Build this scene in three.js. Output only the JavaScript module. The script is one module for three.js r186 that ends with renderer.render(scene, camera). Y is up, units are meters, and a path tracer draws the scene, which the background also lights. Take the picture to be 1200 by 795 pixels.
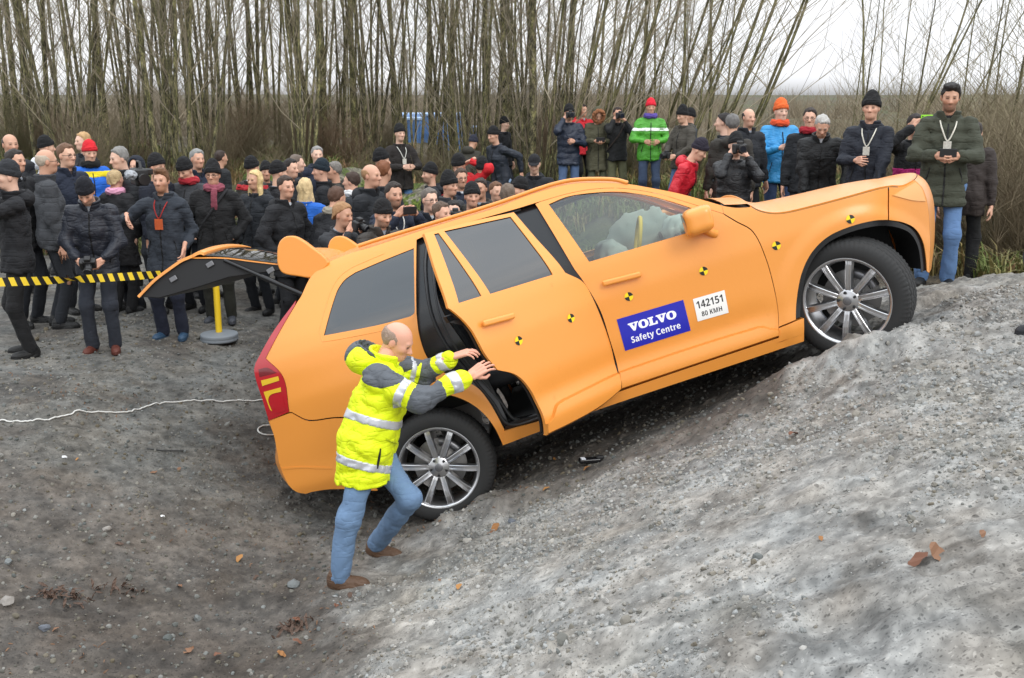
import * as THREE from 'three';
import { mergeGeometries, mergeVertices } from 'three/addons/utils/BufferGeometryUtils.js';
import { TessellateModifier } from 'three/addons/modifiers/TessellateModifier.js';
import { RoundedBoxGeometry } from 'three/addons/geometries/RoundedBoxGeometry.js';

// ---------------------------------------------------------------- camera, sky, sun, exposure
const FOCAL = 1270, PITCH = 13 * Math.PI / 180, EYE = new THREE.Vector3(0, 2.4, 0);
const scene = new THREE.Scene();
const camera = new THREE.PerspectiveCamera(2 * Math.atan(397.5 / FOCAL) * 180 / Math.PI, 1200 / 795, 0.1, 900);
camera.position.copy(EYE);
camera.rotation.set(-PITCH, 0, 0);
scene.add(camera);
const renderer = new THREE.WebGLRenderer({ antialias: true });
renderer.setSize(1024, 678);
renderer.toneMapping = THREE.LinearToneMapping;
renderer.toneMappingExposure = 1.0;
renderer.shadowMap.enabled = true;

const SUN_DIR = new THREE.Vector3(0.5, 0.85, 0.75).normalize();
function clamp(x, a = 0, b = 1) { return x < a ? a : x > b ? b : x; }
function lerp(a, b, t) { return a + (b - a) * t; }
function sstep(a, b, x) { const t = clamp((x - a) / (b - a)); return t * t * (3 - 2 * t); }
function rng(seed) { let s = seed >>> 0; return () => { s = (s + 0x6D2B79F5) | 0; let t = Math.imul(s ^ (s >>> 15), 1 | s); t = (t + Math.imul(t ^ (t >>> 7), 61 | t)) ^ t; return ((t ^ (t >>> 14)) >>> 0) / 4294967296; }; }
function h3(x, y, z) { let h = Math.imul(x, 374761393) ^ Math.imul(y, 668265263) ^ Math.imul(z, 2147483647 ^ 0x5bd1e995); h = Math.imul(h ^ (h >>> 13), 1274126177); return ((h ^ (h >>> 16)) >>> 0) / 4294967296; }
function n3(x, y, z) {                                                        // value noise, -1..1
  const X = Math.floor(x), Y = Math.floor(y), Z = Math.floor(z); let fx = x - X, fy = y - Y, fz = z - Z;
  fx = fx * fx * (3 - 2 * fx); fy = fy * fy * (3 - 2 * fy); fz = fz * fz * (3 - 2 * fz);
  const a = lerp(lerp(h3(X, Y, Z), h3(X + 1, Y, Z), fx), lerp(h3(X, Y + 1, Z), h3(X + 1, Y + 1, Z), fx), fy);
  const b = lerp(lerp(h3(X, Y, Z + 1), h3(X + 1, Y, Z + 1), fx), lerp(h3(X, Y + 1, Z + 1), h3(X + 1, Y + 1, Z + 1), fx), fy);
  return lerp(a, b, fz) * 2 - 1;
}
function n2(x, y, s = 0) { return n3(x, y, s + 0.5); }

function makeSky() {
  const W = 512, H = 256, d = new Float32Array(W * H * 4);
  for (let j = 0; j < H; j++) for (let i = 0; i < W; i++) {
    const el = (j + 0.5) / H * Math.PI - Math.PI / 2, az = (i + 0.5) / W * Math.PI * 2;
    const cx = Math.cos(az) * Math.cos(el), cz = Math.sin(az) * Math.cos(el), se = Math.sin(el);
    let L;
    if (se >= 0) L = 1.08 * (1 + 1.4 * se);                                    // overcast sky: brighter towards the zenith
    else L = lerp(1.08, 0.25, sstep(0.06, 0.3, -se));
    const n = 0.55 * n3(cx * 2.6 + 7, se * 4, cz * 2.6) + 0.3 * n3(cx * 6, se * 10, cz * 6 + 3) + 0.15 * n3(cx * 14, se * 24, cz * 14 + 9);
    L *= 1 + (se > 0 ? 0.20 * n * sstep(0, 0.35, se) + 0.05 * n : 0);
    const k = (j * W + i) * 4, w = clamp(n * 1.4 + 0.55), hz = sstep(0.05, 0.5, se);     // thin places let some blue through
    d[k] = L * lerp(lerp(0.95, 0.80, hz), 0.985, w); d[k + 1] = L * lerp(lerp(0.965, 0.90, hz), 0.99, w); d[k + 2] = L * 1.0; d[k + 3] = 1;
  }
  const t = new THREE.DataTexture(d, W, H, THREE.RGBAFormat, THREE.FloatType);
  t.mapping = THREE.EquirectangularReflectionMapping; t.magFilter = t.minFilter = THREE.LinearFilter; t.needsUpdate = true;
  return t;
}
const skyTexture = makeSky();
scene.background = skyTexture;
scene.environment = skyTexture;
const sun = new THREE.DirectionalLight(new THREE.Color(1, 0.965, 0.92), 1.0);
sun.position.copy(SUN_DIR).multiplyScalar(60); sun.target.position.set(0, 0, -8);
sun.castShadow = true; sun.shadow.radius = 40; sun.shadow.mapSize.set(2048, 2048);
Object.assign(sun.shadow.camera, { left: -22, right: 22, top: 22, bottom: -22, near: 1, far: 140 });
scene.add(sun, sun.target);

// ---------------------------------------------------------------- helpers
const cP = Math.cos(PITCH), sP = Math.sin(PITCH);
function ray(u, v) { const x = (u - 600) / FOCAL, y = -(v - 397.5) / FOCAL; return new THREE.Vector3(x, y * cP - sP, -cP - y * sP); }
function at(u, v, depth) { return ray(u, v).multiplyScalar(depth).add(EYE); }   // a pixel and a distance along the lens axis
const V = (x, y, z) => new THREE.Vector3(x, y, z);
const taken = new Map();
function numbered(name) { const n = taken.get(name) || 0; taken.set(name, n + 1); return n ? name + '_' + String(n).padStart(3, '0') : name; }
function tag(o, label, category, group, kind) { Object.assign(o.userData, { label, category }); if (group) o.userData.group = group; if (kind) o.userData.kind = kind; return o; }
function thing(name, label, category, pos = [0, 0, 0], turn = 0, group) {
  const o = new THREE.Group(); o.name = numbered(name); o.position.set(...pos); o.rotation.y = turn; scene.add(o); return tag(o, label, category, group);
}
function mesh(name, geo, mat, parent) { const m = new THREE.Mesh(geo, mat); m.name = parent === scene ? numbered(name) : name; m.castShadow = m.receiveShadow = true; parent.add(m); return m; }
const lin = (r, g, b) => new THREE.Color().setRGB(r, g, b);
const hex = h => new THREE.Color(h);
function std(color, roughness = 0.8, extra = {}) { return new THREE.MeshStandardMaterial({ color, roughness, metalness: 0, side: THREE.DoubleSide, ...extra }); }

function surfaceNets(f, min, max, cell) {                                      // meshes f = 0 on a box grid
  const nx = Math.ceil((max[0] - min[0]) / cell) + 1, ny = Math.ceil((max[1] - min[1]) / cell) + 1, nz = Math.ceil((max[2] - min[2]) / cell) + 1;
  const val = new Float32Array(nx * ny * nz); let k = 0;
  for (let z = 0; z < nz; z++) for (let y = 0; y < ny; y++) for (let x = 0; x < nx; x++) val[k++] = f(min[0] + x * cell, min[1] + y * cell, min[2] + z * cell);
  const id = new Int32Array(nx * ny * nz).fill(-1), pos = [], idx = [], sx = 1, sy = nx, sz = nx * ny;
  const off = [0, sx, sy, sx + sy, sz, sx + sz, sy + sz, sx + sy + sz];
  const ED = [[0, 1], [2, 3], [4, 5], [6, 7], [0, 2], [1, 3], [4, 6], [5, 7], [0, 4], [1, 5], [2, 6], [3, 7]];
  for (let z = 0; z < nz - 1; z++) for (let y = 0; y < ny - 1; y++) for (let x = 0; x < nx - 1; x++) {
    const b = x + y * sy + z * sz; let m = 0; for (let c = 0; c < 8; c++) if (val[b + off[c]] < 0) m |= 1 << c;
    if (m === 0 || m === 255) continue;
    let px = 0, py = 0, pz = 0, n = 0;
    for (const [p, q] of ED) {
      const a = val[b + off[p]], c = val[b + off[q]]; if ((a < 0) === (c < 0)) continue;
      const t = a / (a - c);
      px += (p & 1) + t * ((q & 1) - (p & 1)); py += ((p >> 1) & 1) + t * (((q >> 1) & 1) - ((p >> 1) & 1)); pz += (p >> 2) + t * ((q >> 2) - (p >> 2)); n++;
    }
    id[b] = pos.length / 3; pos.push(min[0] + (x + px / n) * cell, min[1] + (y + py / n) * cell, min[2] + (z + pz / n) * cell);
  }
  const quad = (a, b, c, d, flip) => { if (a < 0 || b < 0 || c < 0 || d < 0) return; if (flip) idx.push(a, c, b, a, d, c); else idx.push(a, b, c, a, c, d); };
  for (let z = 1; z < nz - 1; z++) for (let y = 1; y < ny - 1; y++) for (let x = 1; x < nx - 1; x++) {
    const b = x + y * sy + z * sz, s = val[b] < 0;
    if (s !== val[b + sx] < 0) quad(id[b - sy - sz], id[b - sz], id[b], id[b - sy], !s);
    if (s !== val[b + sy] < 0) quad(id[b - sx - sz], id[b - sx], id[b], id[b - sz], !s);
    if (s !== val[b + sz] < 0) quad(id[b - sx - sy], id[b - sy], id[b], id[b - sx], !s);
  }
  const g = new THREE.BufferGeometry();
  g.setAttribute('position', new THREE.Float32BufferAttribute(pos, 3)); g.setIndex(idx);
  const uv = new Float32Array(pos.length / 3 * 2); for (let i = 0; i < uv.length / 2; i++) { uv[2 * i] = pos[3 * i] * 0.8 + pos[3 * i + 2] * 0.6; uv[2 * i + 1] = pos[3 * i + 1]; }
  g.setAttribute('uv', new THREE.BufferAttribute(uv, 2));
  g.computeVertexNormals();
  return g;
}
function smin(a, b, k) { const h = clamp(0.5 + 0.5 * (b - a) / k); return b + (a - b) * h - k * h * (1 - h); }
function cap(a, b, ra, rb) { return { ax: a.x, ay: a.y, az: a.z, bx: b.x - a.x, by: b.y - a.y, bz: b.z - a.z, ll: 1 / Math.max(1e-9, a.distanceToSquared(b)), ra, rd: rb - ra }; }
function dcap(c, x, y, z) {
  const px = x - c.ax, py = y - c.ay, pz = z - c.az; let t = (px * c.bx + py * c.by + pz * c.bz) * c.ll; t = t < 0 ? 0 : t > 1 ? 1 : t;
  const dx = px - t * c.bx, dy = py - t * c.by, dz = pz - t * c.bz; return Math.sqrt(dx * dx + dy * dy + dz * dz) - c.ra - t * c.rd;
}
function field(caps, k, x, y, z) { let d = 1e9; for (const c of caps) { const e = dcap(c, x, y, z); d = d > 1e8 ? e : (e > d + k ? d : smin(d, e, k)); } return d; }
function ell(x, y, z, cx, cy, cz, rx, ry, rz) { const a = (x - cx) / rx, b = (y - cy) / ry, c = (z - cz) / rz, k = Math.sqrt(a * a + b * b + c * c); return (k - 1) * Math.min(rx, ry, rz); }
function boundsOf(caps, pad) { const mn = [1e9, 1e9, 1e9], mx = [-1e9, -1e9, -1e9]; for (const c of caps) { const r = Math.max(c.ra, c.ra + c.rd) + pad; [[c.ax, c.ay, c.az], [c.ax + c.bx, c.ay + c.by, c.az + c.bz]].forEach(p => p.forEach((q, i) => { mn[i] = Math.min(mn[i], q - r); mx[i] = Math.max(mx[i], q + r); })); } return [mn, mx]; }
function tubeGeo(pts, radii, sides = 6, closed = false) {                       // swept tube through points
  const pos = [], nor = [], uv = [], idx = []; const n = pts.length; let ref = V(0, 0, 1), len = 0;
  for (let i = 0; i < n; i++) {
    const a = pts[Math.max(0, i - 1)], b = pts[Math.min(n - 1, i + 1)], t = b.clone().sub(a).normalize();
    if (i) len += pts[i].distanceTo(pts[i - 1]);
    if (Math.abs(ref.dot(t)) > 0.95) ref = Math.abs(t.x) < 0.8 ? V(1, 0, 0) : V(0, 1, 0);
    const u = ref.clone().addScaledVector(t, -ref.dot(t)).normalize(), w = t.clone().cross(u); ref = u;
    const r = Array.isArray(radii) ? radii[i] : radii;
    for (let j = 0; j <= sides; j++) { const th = j / sides * Math.PI * 2, c = Math.cos(th), s = Math.sin(th), nn = u.clone().multiplyScalar(c).addScaledVector(w, s); pos.push(pts[i].x + nn.x * r, pts[i].y + nn.y * r, pts[i].z + nn.z * r); nor.push(nn.x, nn.y, nn.z); uv.push(j / sides * 0.4, len); }
  }
  for (let i = 0; i < n - 1; i++) for (let j = 0; j < sides; j++) { const a = i * (sides + 1) + j, b = a + sides + 1; idx.push(a, a + 1, b, b, a + 1, b + 1); }
  if (!closed) { for (const e of [0, n - 1]) { const c = pos.length / 3; pos.push(pts[e].x, pts[e].y, pts[e].z); const t = pts[e ? n - 1 : 0].clone().sub(pts[e ? n - 2 : 1]).normalize(); nor.push(t.x, t.y, t.z); uv.push(0, 0); for (let j = 0; j < sides; j++) { const a = e * (sides + 1) + j; if (e) idx.push(a, a + 1, c); else idx.push(a + 1, a, c); } } }
  const g = new THREE.BufferGeometry(); g.setAttribute('position', new THREE.Float32BufferAttribute(pos, 3)); g.setAttribute('normal', new THREE.Float32BufferAttribute(nor, 3)); g.setAttribute('uv', new THREE.Float32BufferAttribute(uv, 2)); g.setIndex(idx); return g;
}
function xf(g, m) { const c = g.clone(); c.applyMatrix4(m); return c; }
function noiseTexture(size, fn, srgb) {                                         // fn(x 0..1, y 0..1) -> [r,g,b] 0..1
  const d = new Uint8Array(size * size * 4);
  for (let j = 0; j < size; j++) for (let i = 0; i < size; i++) { const c = fn(i / size, j / size), k = (j * size + i) * 4; d[k] = clamp(c[0]) * 255; d[k + 1] = clamp(c[1]) * 255; d[k + 2] = clamp(c[2]) * 255; d[k + 3] = 255; }
  const t = new THREE.DataTexture(d, size, size); t.wrapS = t.wrapT = THREE.RepeatWrapping; t.magFilter = THREE.LinearFilter; t.minFilter = THREE.LinearMipmapLinearFilter; t.generateMipmaps = true; if (srgb) t.colorSpace = THREE.SRGBColorSpace; t.needsUpdate = true; return t;
}
function tn(x, y, f, s) {                                                       // tiling value noise 0..1 (f whole)
  const X = Math.floor(x * f), Y = Math.floor(y * f); let a = x * f - X, b = y * f - Y; a = a * a * (3 - 2 * a); b = b * b * (3 - 2 * b);
  const g = (i, j) => h3(((X + i) % f + f) % f, ((Y + j) % f + f) % f, s);
  return lerp(lerp(g(0, 0), g(1, 0), a), lerp(g(0, 1), g(1, 1), a), b);
}
function spline(p, n) { const c = new THREE.CatmullRomCurve3(p.map(q => V(q[0], q[1], q[2] || 0)), false, 'centripetal'); return c.getPoints(n); }

// ---------------------------------------------------------------- terrain: crowd on the flat, a ditch, the bank the car climbs
function smax(a, b, k) { return -smin(-a, -b, k); }
function bankPlane(x, z) { return -0.333 + 0.42 * x + 0.12 * (Math.max(z, -8.9) + 7.1); }
function terrainBase(x, z) {
  const D = lerp(lerp(1, 0.48, sstep(-7.5, -10.5, z)), 0, sstep(-14, -18.5, z));
  const left = -0.62 * sstep(-3.9, -1.15, x) * D - 0.18 * sstep(-8.2, -5, z) * sstep(-1, -4, x);
  const top = lerp(0.98, 0.62, sstep(-8.4, -9.8, z));
  let bank = smin(bankPlane(x, z), top + 0.05 * n2(x * 0.7, z * 0.7, 3), 0.35);
  bank -= 0.35 * sstep(-10.3, -12.5, z) * sstep(2.2, 4.6, x);
  bank -= 0.9 * sstep(4.6, 9, x);
  let y = smax(left, bank, 0.16);
  const back = 0.40 * sstep(0.0, 1.5, x) + 0.12 * sstep(-19, -24, z) + 0.12 * sstep(-15, -17, z) * sstep(-2, 0, x);
  y = lerp(y, back + Math.min(0, y) * 0.9 * sstep(-19, -15, z), sstep(-11.5, -15, z));
  y += sstep(-17.0, -19.2, z) * lerp(0.15, 0.75, sstep(-0.6, -2.8, x)) * (1 - 0.55 * sstep(0.4, 2, x)) * (1 + 0.15 * n2(x * 0.6, z * 0.6, 44));   // mossy bank the wood stands on
  const far = sstep(24, 60, Math.hypot(x, z + 8)); y = lerp(y, 0.2 + 0.5 * n2(x * 0.03, z * 0.03, 8), far);
  return y;
}
function bankMask(x, z) {                                                       // 1 on the pale dry bank, 0 in the dark ditch and yard
  const c = x - (-1.02 + 0.22 * (z + 6)) + 0.20 * n2(x * 2.2, z * 2.2, 11) + 0.14 * n2(x * 7, z * 7, 12) + 0.08 * n2(x * 19, z * 19, 14);
  const lane = z + 6.55 - 0.12 * (x - 0.3) + 0.18 * n2(x * 2.5, z * 2.5, 13) + 0.12 * n2(x * 8, z * 8, 15) + 0.07 * n2(x * 21, z * 21, 16);      // the wheel lane by the car is churned dark soil
  return sstep(-0.2, 0.28, c) * sstep(-0.3, 0.25, lane + sstep(1.6, 2.5, x) * 3.2) * sstep(8, 5, x) * sstep(-10.2, -9.3, z);
}
function lumps(x, z, cell, seed, dens) {                                         // rounded clods: one bump in some cells of a jittered grid
  const X = Math.floor(x / cell), Z = Math.floor(z / cell); let h = 0;
  for (let i = -1; i <= 1; i++) for (let j = -1; j <= 1; j++) {
    const a = h3(X + i, Z + j, seed); if (a > dens) continue;
    const b = h3(X + i, Z + j, seed + 1), c = h3(X + i, Z + j, seed + 2), e = h3(X + i, Z + j, seed + 3), rx = cell * (0.22 + 0.38 * c), dx = x - (X + i + 0.2 + 0.6 * b) * cell, dz = z - (Z + j + 0.2 + 0.6 * e) * cell, th = b * 6.28, u = (dx * Math.cos(th) + dz * Math.sin(th)) / rx, v = (-dx * Math.sin(th) + dz * Math.cos(th)) / (rx * (0.6 + 0.5 * e)), q = 1 - u * u - v * v;
    if (q > 0) h = Math.max(h, rx * (0.35 + 0.5 * e) * q * (1.4 - 0.4 * q));
  }
  return h;
}
function soil(x, z) {                                                           // clods, ruts and grit
  const near = sstep(14, 9, Math.abs(z + 6)) * sstep(9, 5, Math.abs(x)); if (near <= 0) return 0.05 * n2(x * 0.8, z * 0.8, 5);
  const b = bankMask(x, z);
  let r = 0.03 * n2(x * 1.7, z * 1.7, 21) + 0.013 * n2(x * 4.1, z * 4.1, 22);
  const rough = 0.12 + 0.88 * sstep(-0.25, 0.45, n2(x * 1.1, z * 1.1, 31) + 0.5 * n2(x * 3.3, z * 3.3, 33) + 0.25 * sstep(0.2, 1.6, x)), wx = x + 0.03 * n2(x * 14, z * 14, 34), wz = z + 0.03 * n2(x * 14, z * 14, 35);
  const c1 = 1 - Math.abs(n2(x * 5.3 + 0.4 * n2(x * 9, z * 9, 1), z * 5.3, 23));
  r += (0.024 + 0.026 * b) * rough * (c1 - 0.6) + 0.010 * n2(x * 12, z * 12, 24) + 0.006 * n2(x * 27, z * 27, 25) + 0.004 * n2(x * 52, z * 52, 26);
  const dn = 0.15 + 0.6 * rough; r += 0.5 * (lumps(wx, wz, 0.17, 101, dn * 0.4) * 0.5 + lumps(wx, wz, 0.085, 111, dn * 0.8) * 0.85 + lumps(wx, wz, 0.047, 121, dn + 0.15) * 1.1);
  r -= b * 0.045 * sstep(0.4, 0.75, n2(x * 2.6, z * 2.6, 36));                     // scuffed hollows
  const s = x * 0.80 + z * 0.6, t = -x * 0.6 + z * 0.8;                          // drag marks up the face of the bank
  r += b * lerp(0.35, 1, sstep(1.8, 0.2, x)) * (0.022 * n2(s * 0.6, t * 8, 27) + 0.016 * n2(s * 1.1, t * 22, 28));
  const crease = (x - (-1.02 + 0.22 * (z + 6))) / 0.28; r += 0.05 * Math.exp(-crease * crease) * sstep(-7.2, -6.2, z);
  return r * near;
}
function terrain(x, z) {
  let y = terrainBase(x, z) + soil(x, z);
  const fx = (x - 2.10) / 0.72, fz = (z + 6.78) / 0.30; y += 0.20 * Math.exp(-fx * fx - fz * fz) * (1 + 0.25 * n2(x * 9, z * 9, 41));   // soil pushed up by the front wheel
  const rx = (x + 0.3) / 0.5, rz = (z + 6.75) / 0.22; y += 0.09 * Math.exp(-rx * rx - rz * rz) * (1 + 0.6 * n2(x * 9, z * 9, 42));
  return y;
}
function axisPts(a, b, step, lo, hi) { const p = []; for (let v = a; v <= b + 1e-6; v += step) p.push(v); let s = step, v = a; while (v > lo) { s *= 1.13; v -= s; p.unshift(Math.max(v, lo)); } s = step; v = p[p.length - 1]; while (v < hi) { s *= 1.13; v += s; p.push(Math.min(v, hi)); } return p; }
function crumbs(x, y, f, seed, share) {                                          // crisp-edged grains in a tiling jittered grid: returns the grain's number or 0
  const X = Math.floor(x * f), Y = Math.floor(y * f);
  for (let i = -1; i <= 1; i++) for (let j = -1; j <= 1; j++) { const gx = ((X + i) % f + f) % f, gy = ((Y + j) % f + f) % f, a = h3(gx, gy, seed); if (a > share) continue; const b = h3(gx, gy, seed + 1), c = h3(gx, gy, seed + 2), e = h3(gx, gy, seed + 3), dx = x * f - (X + i + 0.2 + 0.6 * b), dy = y * f - (Y + j + 0.2 + 0.6 * c), th = e * 6.28, u = dx * Math.cos(th) + dy * Math.sin(th), v = (-dx * Math.sin(th) + dy * Math.cos(th)) * (1.2 + b), R = 0.16 + 0.30 * e * c; if (u * u + v * v < R * R) return 0.2 + 0.8 * b; }
  return 0;
}
const soilMap = noiseTexture(1536, (x, y) => {
  const q = 0.006 * (tn(x, y, 90, 21) - 0.5), X = x + q, Y = y + 0.006 * (tn(x, y, 90, 22) - 0.5);
  let v = 0.80 + 0.16 * (tn(x, y, 7, 1) - 0.5) + 0.26 * (tn(x, y, 31, 2) - 0.5) + 0.20 * (tn(x, y, 83, 3) - 0.5) + 0.08 * (tn(x, y, 197, 4) - 0.5);
  const m = sstep(0.3, 0.7, tn(x, y, 11, 8)), a = crumbs(X, Y, 71, 31, 0.04 + 0.14 * m), b = crumbs(X, Y, 143, 41, 0.24 + 0.34 * m), c = crumbs(X, Y, 260, 51, 0.55), l = crumbs(X, Y, 110, 61, 0.25);
  if (l) v *= 1.06 + 0.14 * l; if (c) v *= 0.74 + 0.2 * c; if (b) v *= 0.66 + 0.24 * b; if (a) v *= 0.62 + 0.28 * a;
  const w = 0.035 * (tn(x, y, 13, 6) - 0.5); return [v + w, v, v - w];
}, true);
const soilBump = noiseTexture(1024, (x, y) => { const v = 0.5 + 0.6 * (tn(x, y, 80, 12) - 0.5) + 0.5 * (tn(x, y, 170, 13) - 0.5); return [v, v, v]; });
{
  const xs = axisPts(-3.6, 3.9, 0.0185, -320, 320), zs = axisPts(-8.9, -2.5, 0.0185, -420, 60), nx = xs.length, nz = zs.length;
  const pos = new Float32Array(nx * nz * 3), col = new Float32Array(nx * nz * 3), uv = new Float32Array(nx * nz * 2), idx = new Uint32Array((nx - 1) * (nz - 1) * 6);
  const pale = [0.375, 0.361, 0.335], dark = [0.15, 0.13, 0.111], yard = [0.185, 0.176, 0.157], grass = [0.115, 0.10, 0.05], litter = [0.13, 0.10, 0.065], moss = [0.10, 0.13, 0.035];
  const mix = (a, b, t) => [lerp(a[0], b[0], t), lerp(a[1], b[1], t), lerp(a[2], b[2], t)];
  for (let j = 0, k = 0; j < nz; j++) for (let i = 0; i < nx; i++, k++) {
    const x = xs[i], z = zs[j]; pos[3 * k] = x; pos[3 * k + 1] = terrain(x, z); pos[3 * k + 2] = z; uv[2 * k] = x / 2.6; uv[2 * k + 1] = z / 2.6;
    const b = bankMask(x, z), yd = sstep(-6.3, -8.0, z + 0.5 * n2(x * 0.9, z * 0.9, 51)) * sstep(-0.2, -1.2, x);
    let c = mix(mix(dark, yard, yd), pale, b);
    if (b > 0.01) { // dry crust broken by damp, darker crumbs
      const f = 0.45 * n2(x * 2.1, z * 2.1, 160) + 0.40 * n2(x * 5.5 + 0.5 * n2(x * 4, z * 4, 161), z * 5.5, 162) + 0.38 * n2(x * 13, z * 13, 163) + 0.34 * n2(x * 26, z * 26, 164), rg = sstep(-0.6, 0.5, n2(x * 1.1, z * 1.1, 31) + 0.25 * sstep(0.2, 1.6, x));
      c = mix(c, [0.235, 0.215, 0.19], b * (0.3 + 0.4 * rg) * sstep(0.08, 0.40, f)); c = mix(c, [0.15, 0.135, 0.118], b * 0.6 * rg * sstep(0.30, 0.62, f));
    }
    c = mix(c, [0.31, 0.29, 0.252], b * 0.85 * sstep(0.0, 0.45, n2(x * 1.3, z * 1.3, 52) * 0.8 + 0.35 * n2(x * 4.5, z * 4.5, 152))); 
    c = mix(c, [0.082, 0.066, 0.054], (1 - b) * 0.6 * sstep(0.0, 0.5, n2(x * 1.5, z * 1.5, 54) * 0.7 + 0.5 * n2(x * 5, z * 5, 62))); c = mix(c, [0.235, 0.222, 0.20], (1 - b) * 0.5 * sstep(0.2, 0.6, n2(x * 1.1, z * 1.1, 63) * 0.7 + 0.4 * n2(x * 6, z * 6, 64)));
    const st = (0.6 * n2((x * 0.80 + z * 0.6) * 0.7, (-x * 0.6 + z * 0.8) * 9, 55) + 0.6 * n2((x * 0.80 + z * 0.6) * 1.2, (-x * 0.6 + z * 0.8) * 26, 155)); c = mix(c, [0.46, 0.445, 0.415], b * 0.6 * sstep(0.0, 0.5, st) * lerp(0.3, 1, sstep(1.8, 0.2, x)));
    const g = Math.max(sstep(-11.8, -14.5, z + 0.8 * n2(x * 0.6, z * 0.6, 56)) * sstep(-2, 1, x), sstep(-15.5, -18, z), sstep(-8.9, -10.2, z + 0.3 * n2(x, z, 58)) * sstep(2.6, 3.8, x), sstep(4.6, 6, x));
    c = mix(c, mix(mix(litter, grass, clamp(0.5 + n2(x * 0.9, z * 0.9, 57))), moss, 0.85 * sstep(-0.1, 0.5, n2(x * 0.5, z * 0.5, 59))), g);
    col.set(c, 3 * k);
  }
  for (let j = 0, k = 0; j < nz - 1; j++) for (let i = 0; i < nx - 1; i++, k += 6) { const a = j * nx + i, b = a + nx; idx.set([a, b, a + 1, a + 1, b, b + 1], k); }
  const g = new THREE.BufferGeometry(); g.setAttribute('position', new THREE.BufferAttribute(pos, 3)); g.setAttribute('color', new THREE.BufferAttribute(col, 3)); g.setAttribute('uv', new THREE.BufferAttribute(uv, 2)); g.setIndex(new THREE.BufferAttribute(idx, 1)); g.computeVertexNormals();
  const m = mesh('ground', g, new THREE.MeshStandardMaterial({ vertexColors: true, map: soilMap, bumpMap: soilBump, bumpScale: 0.007, roughness: 1 }), scene);
  m.userData.kind = 'structure'; m.userData.label = 'churned grey soil bank, muddy ditch and gravel yard';
}
function stoneGeo(seed, detail = 1) { const g = mergeVertices(new THREE.IcosahedronGeometry(1, detail).deleteAttribute('uv').deleteAttribute('normal')), p = g.attributes.position; for (let i = 0; i < p.count; i++) { const x = p.getX(i), y = p.getY(i), z = p.getZ(i), k = 1 + 0.32 * n3(x * 1.4 + seed, y * 1.4, z * 1.4) + 0.12 * n3(x * 4 + seed, y * 4, z * 4); p.setXYZ(i, x * k, y * k * 0.72, z * k); } g.computeVertexNormals(); return g; }
{
  const r = rng(77), m4 = new THREE.Matrix4(), q = new THREE.Quaternion(), e = new THREE.Euler();
  const specs = [['gravel', 17000, 'loose gravel and grit scattered over the yard and ditch', 0], ['soil_clods', 36000, 'crumbled clods of dry grey soil lying on the bank', 1]];
  for (const [name, n, label, onBank] of specs) {
    const im = new THREE.InstancedMesh((() => { const g = stoneGeo(onBank * 9 + 3, 1).toNonIndexed(); g.computeVertexNormals(); return g; })(), std(lin(1, 1, 1), 0.97), n); let k = 0, guard = 0;
    while (k < n && guard++ < n * 12) {
      const x = -4.8 + r() * 9, z = onBank ? -2.8 - r() * 5.2 : -4.2 - Math.pow(r(), 0.8) * 7.5, b = bankMask(x, z);
      if (onBank ? b < 0.4 : b > 0.6) continue;
      if (onBank && n2(x * 1.4, z * 1.4, 61) + 0.5 * n2(x * 5, z * 5, 65) < 0.25 - r() * 0.6) continue;
      const s = (onBank ? 0.0030 + 0.013 * Math.pow(r(), 5) : 0.004 + 0.014 * Math.pow(r(), 3)) * (r() < 0.02 ? 1.8 : 1);
      e.set(r() * 6, r() * 6, r() * 6); q.setFromEuler(e);
      m4.compose(V(x, terrain(x, z) + s * 0.1, z), q, V(s * (0.8 + r() * 0.5), s * (0.7 + r() * 0.4), s)); im.setMatrixAt(k, m4);
      const t = onBank ? 0.13 + r() * 0.22 : 0.09 + r() * r() * 0.16, w = (r() - 0.5) * 0.03; im.setColorAt(k, lin(t + w + 0.006, t, t - w - 0.018)); k++;
    }
    im.count = k; im.name = name; im.castShadow = im.receiveShadow = true; tag(im, label, 'gravel', null, 'stuff'); scene.add(im);
  }
}

// ---------------------------------------------------------------- the orange car
const car = thing('orange_suv', 'orange SUV nosed up on the soil bank with rear door and tailgate open', 'car');
const carR = new THREE.Matrix4().makeRotationZ(19 * Math.PI / 180).multiply(new THREE.Matrix4().makeRotationX(-7 * Math.PI / 180));
const carInv = carR.clone().invert();
const carO = at(514, 549, 7.43).sub(V(0, 0, 0.93).applyMatrix4(carR));           // origin: middle of the rear axle line
car.position.copy(carO); car.quaternion.setFromRotationMatrix(carR);
const toCar = p => p.clone().sub(carO).applyMatrix4(carInv);
const fromCar = p => p.clone().applyMatrix4(carR).add(carO);

const hwTab = (() => {                                                           // half width of the body by height above the rear axle
  const ys = [-0.4, -0.1, 0.05, 0.15, 0.3, 0.55, 0.75, 0.95, 1.05, 1.15, 1.3, 1.45, 1.55, 1.62, 1.8], ws = [0.78, 0.87, 0.915, 0.945, 0.94, 0.952, 0.965, 0.952, 0.935, 0.895, 0.815, 0.73, 0.665, 0.60, 0.42];
  const f = y => { let i = 0; while (i < ys.length - 2 && y > ys[i + 1]) i++; return lerp(ws[i], ws[i + 1], clamp((y - ys[i]) / (ys[i + 1] - ys[i]))); };
  const t = []; for (let k = 0; k <= 220; k++) { let s = 0, w = 0; for (let j = -6; j <= 6; j++) { const g = Math.exp(-j * j / 14); s += g * f(-0.4 + k * 0.01 + j * 0.01); w += g; } t.push(s / w); } return t;
})();
const REAR_ARCH = [0.0, 0.06], FRONT_ARCH = [3.09, 0.19];
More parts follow.
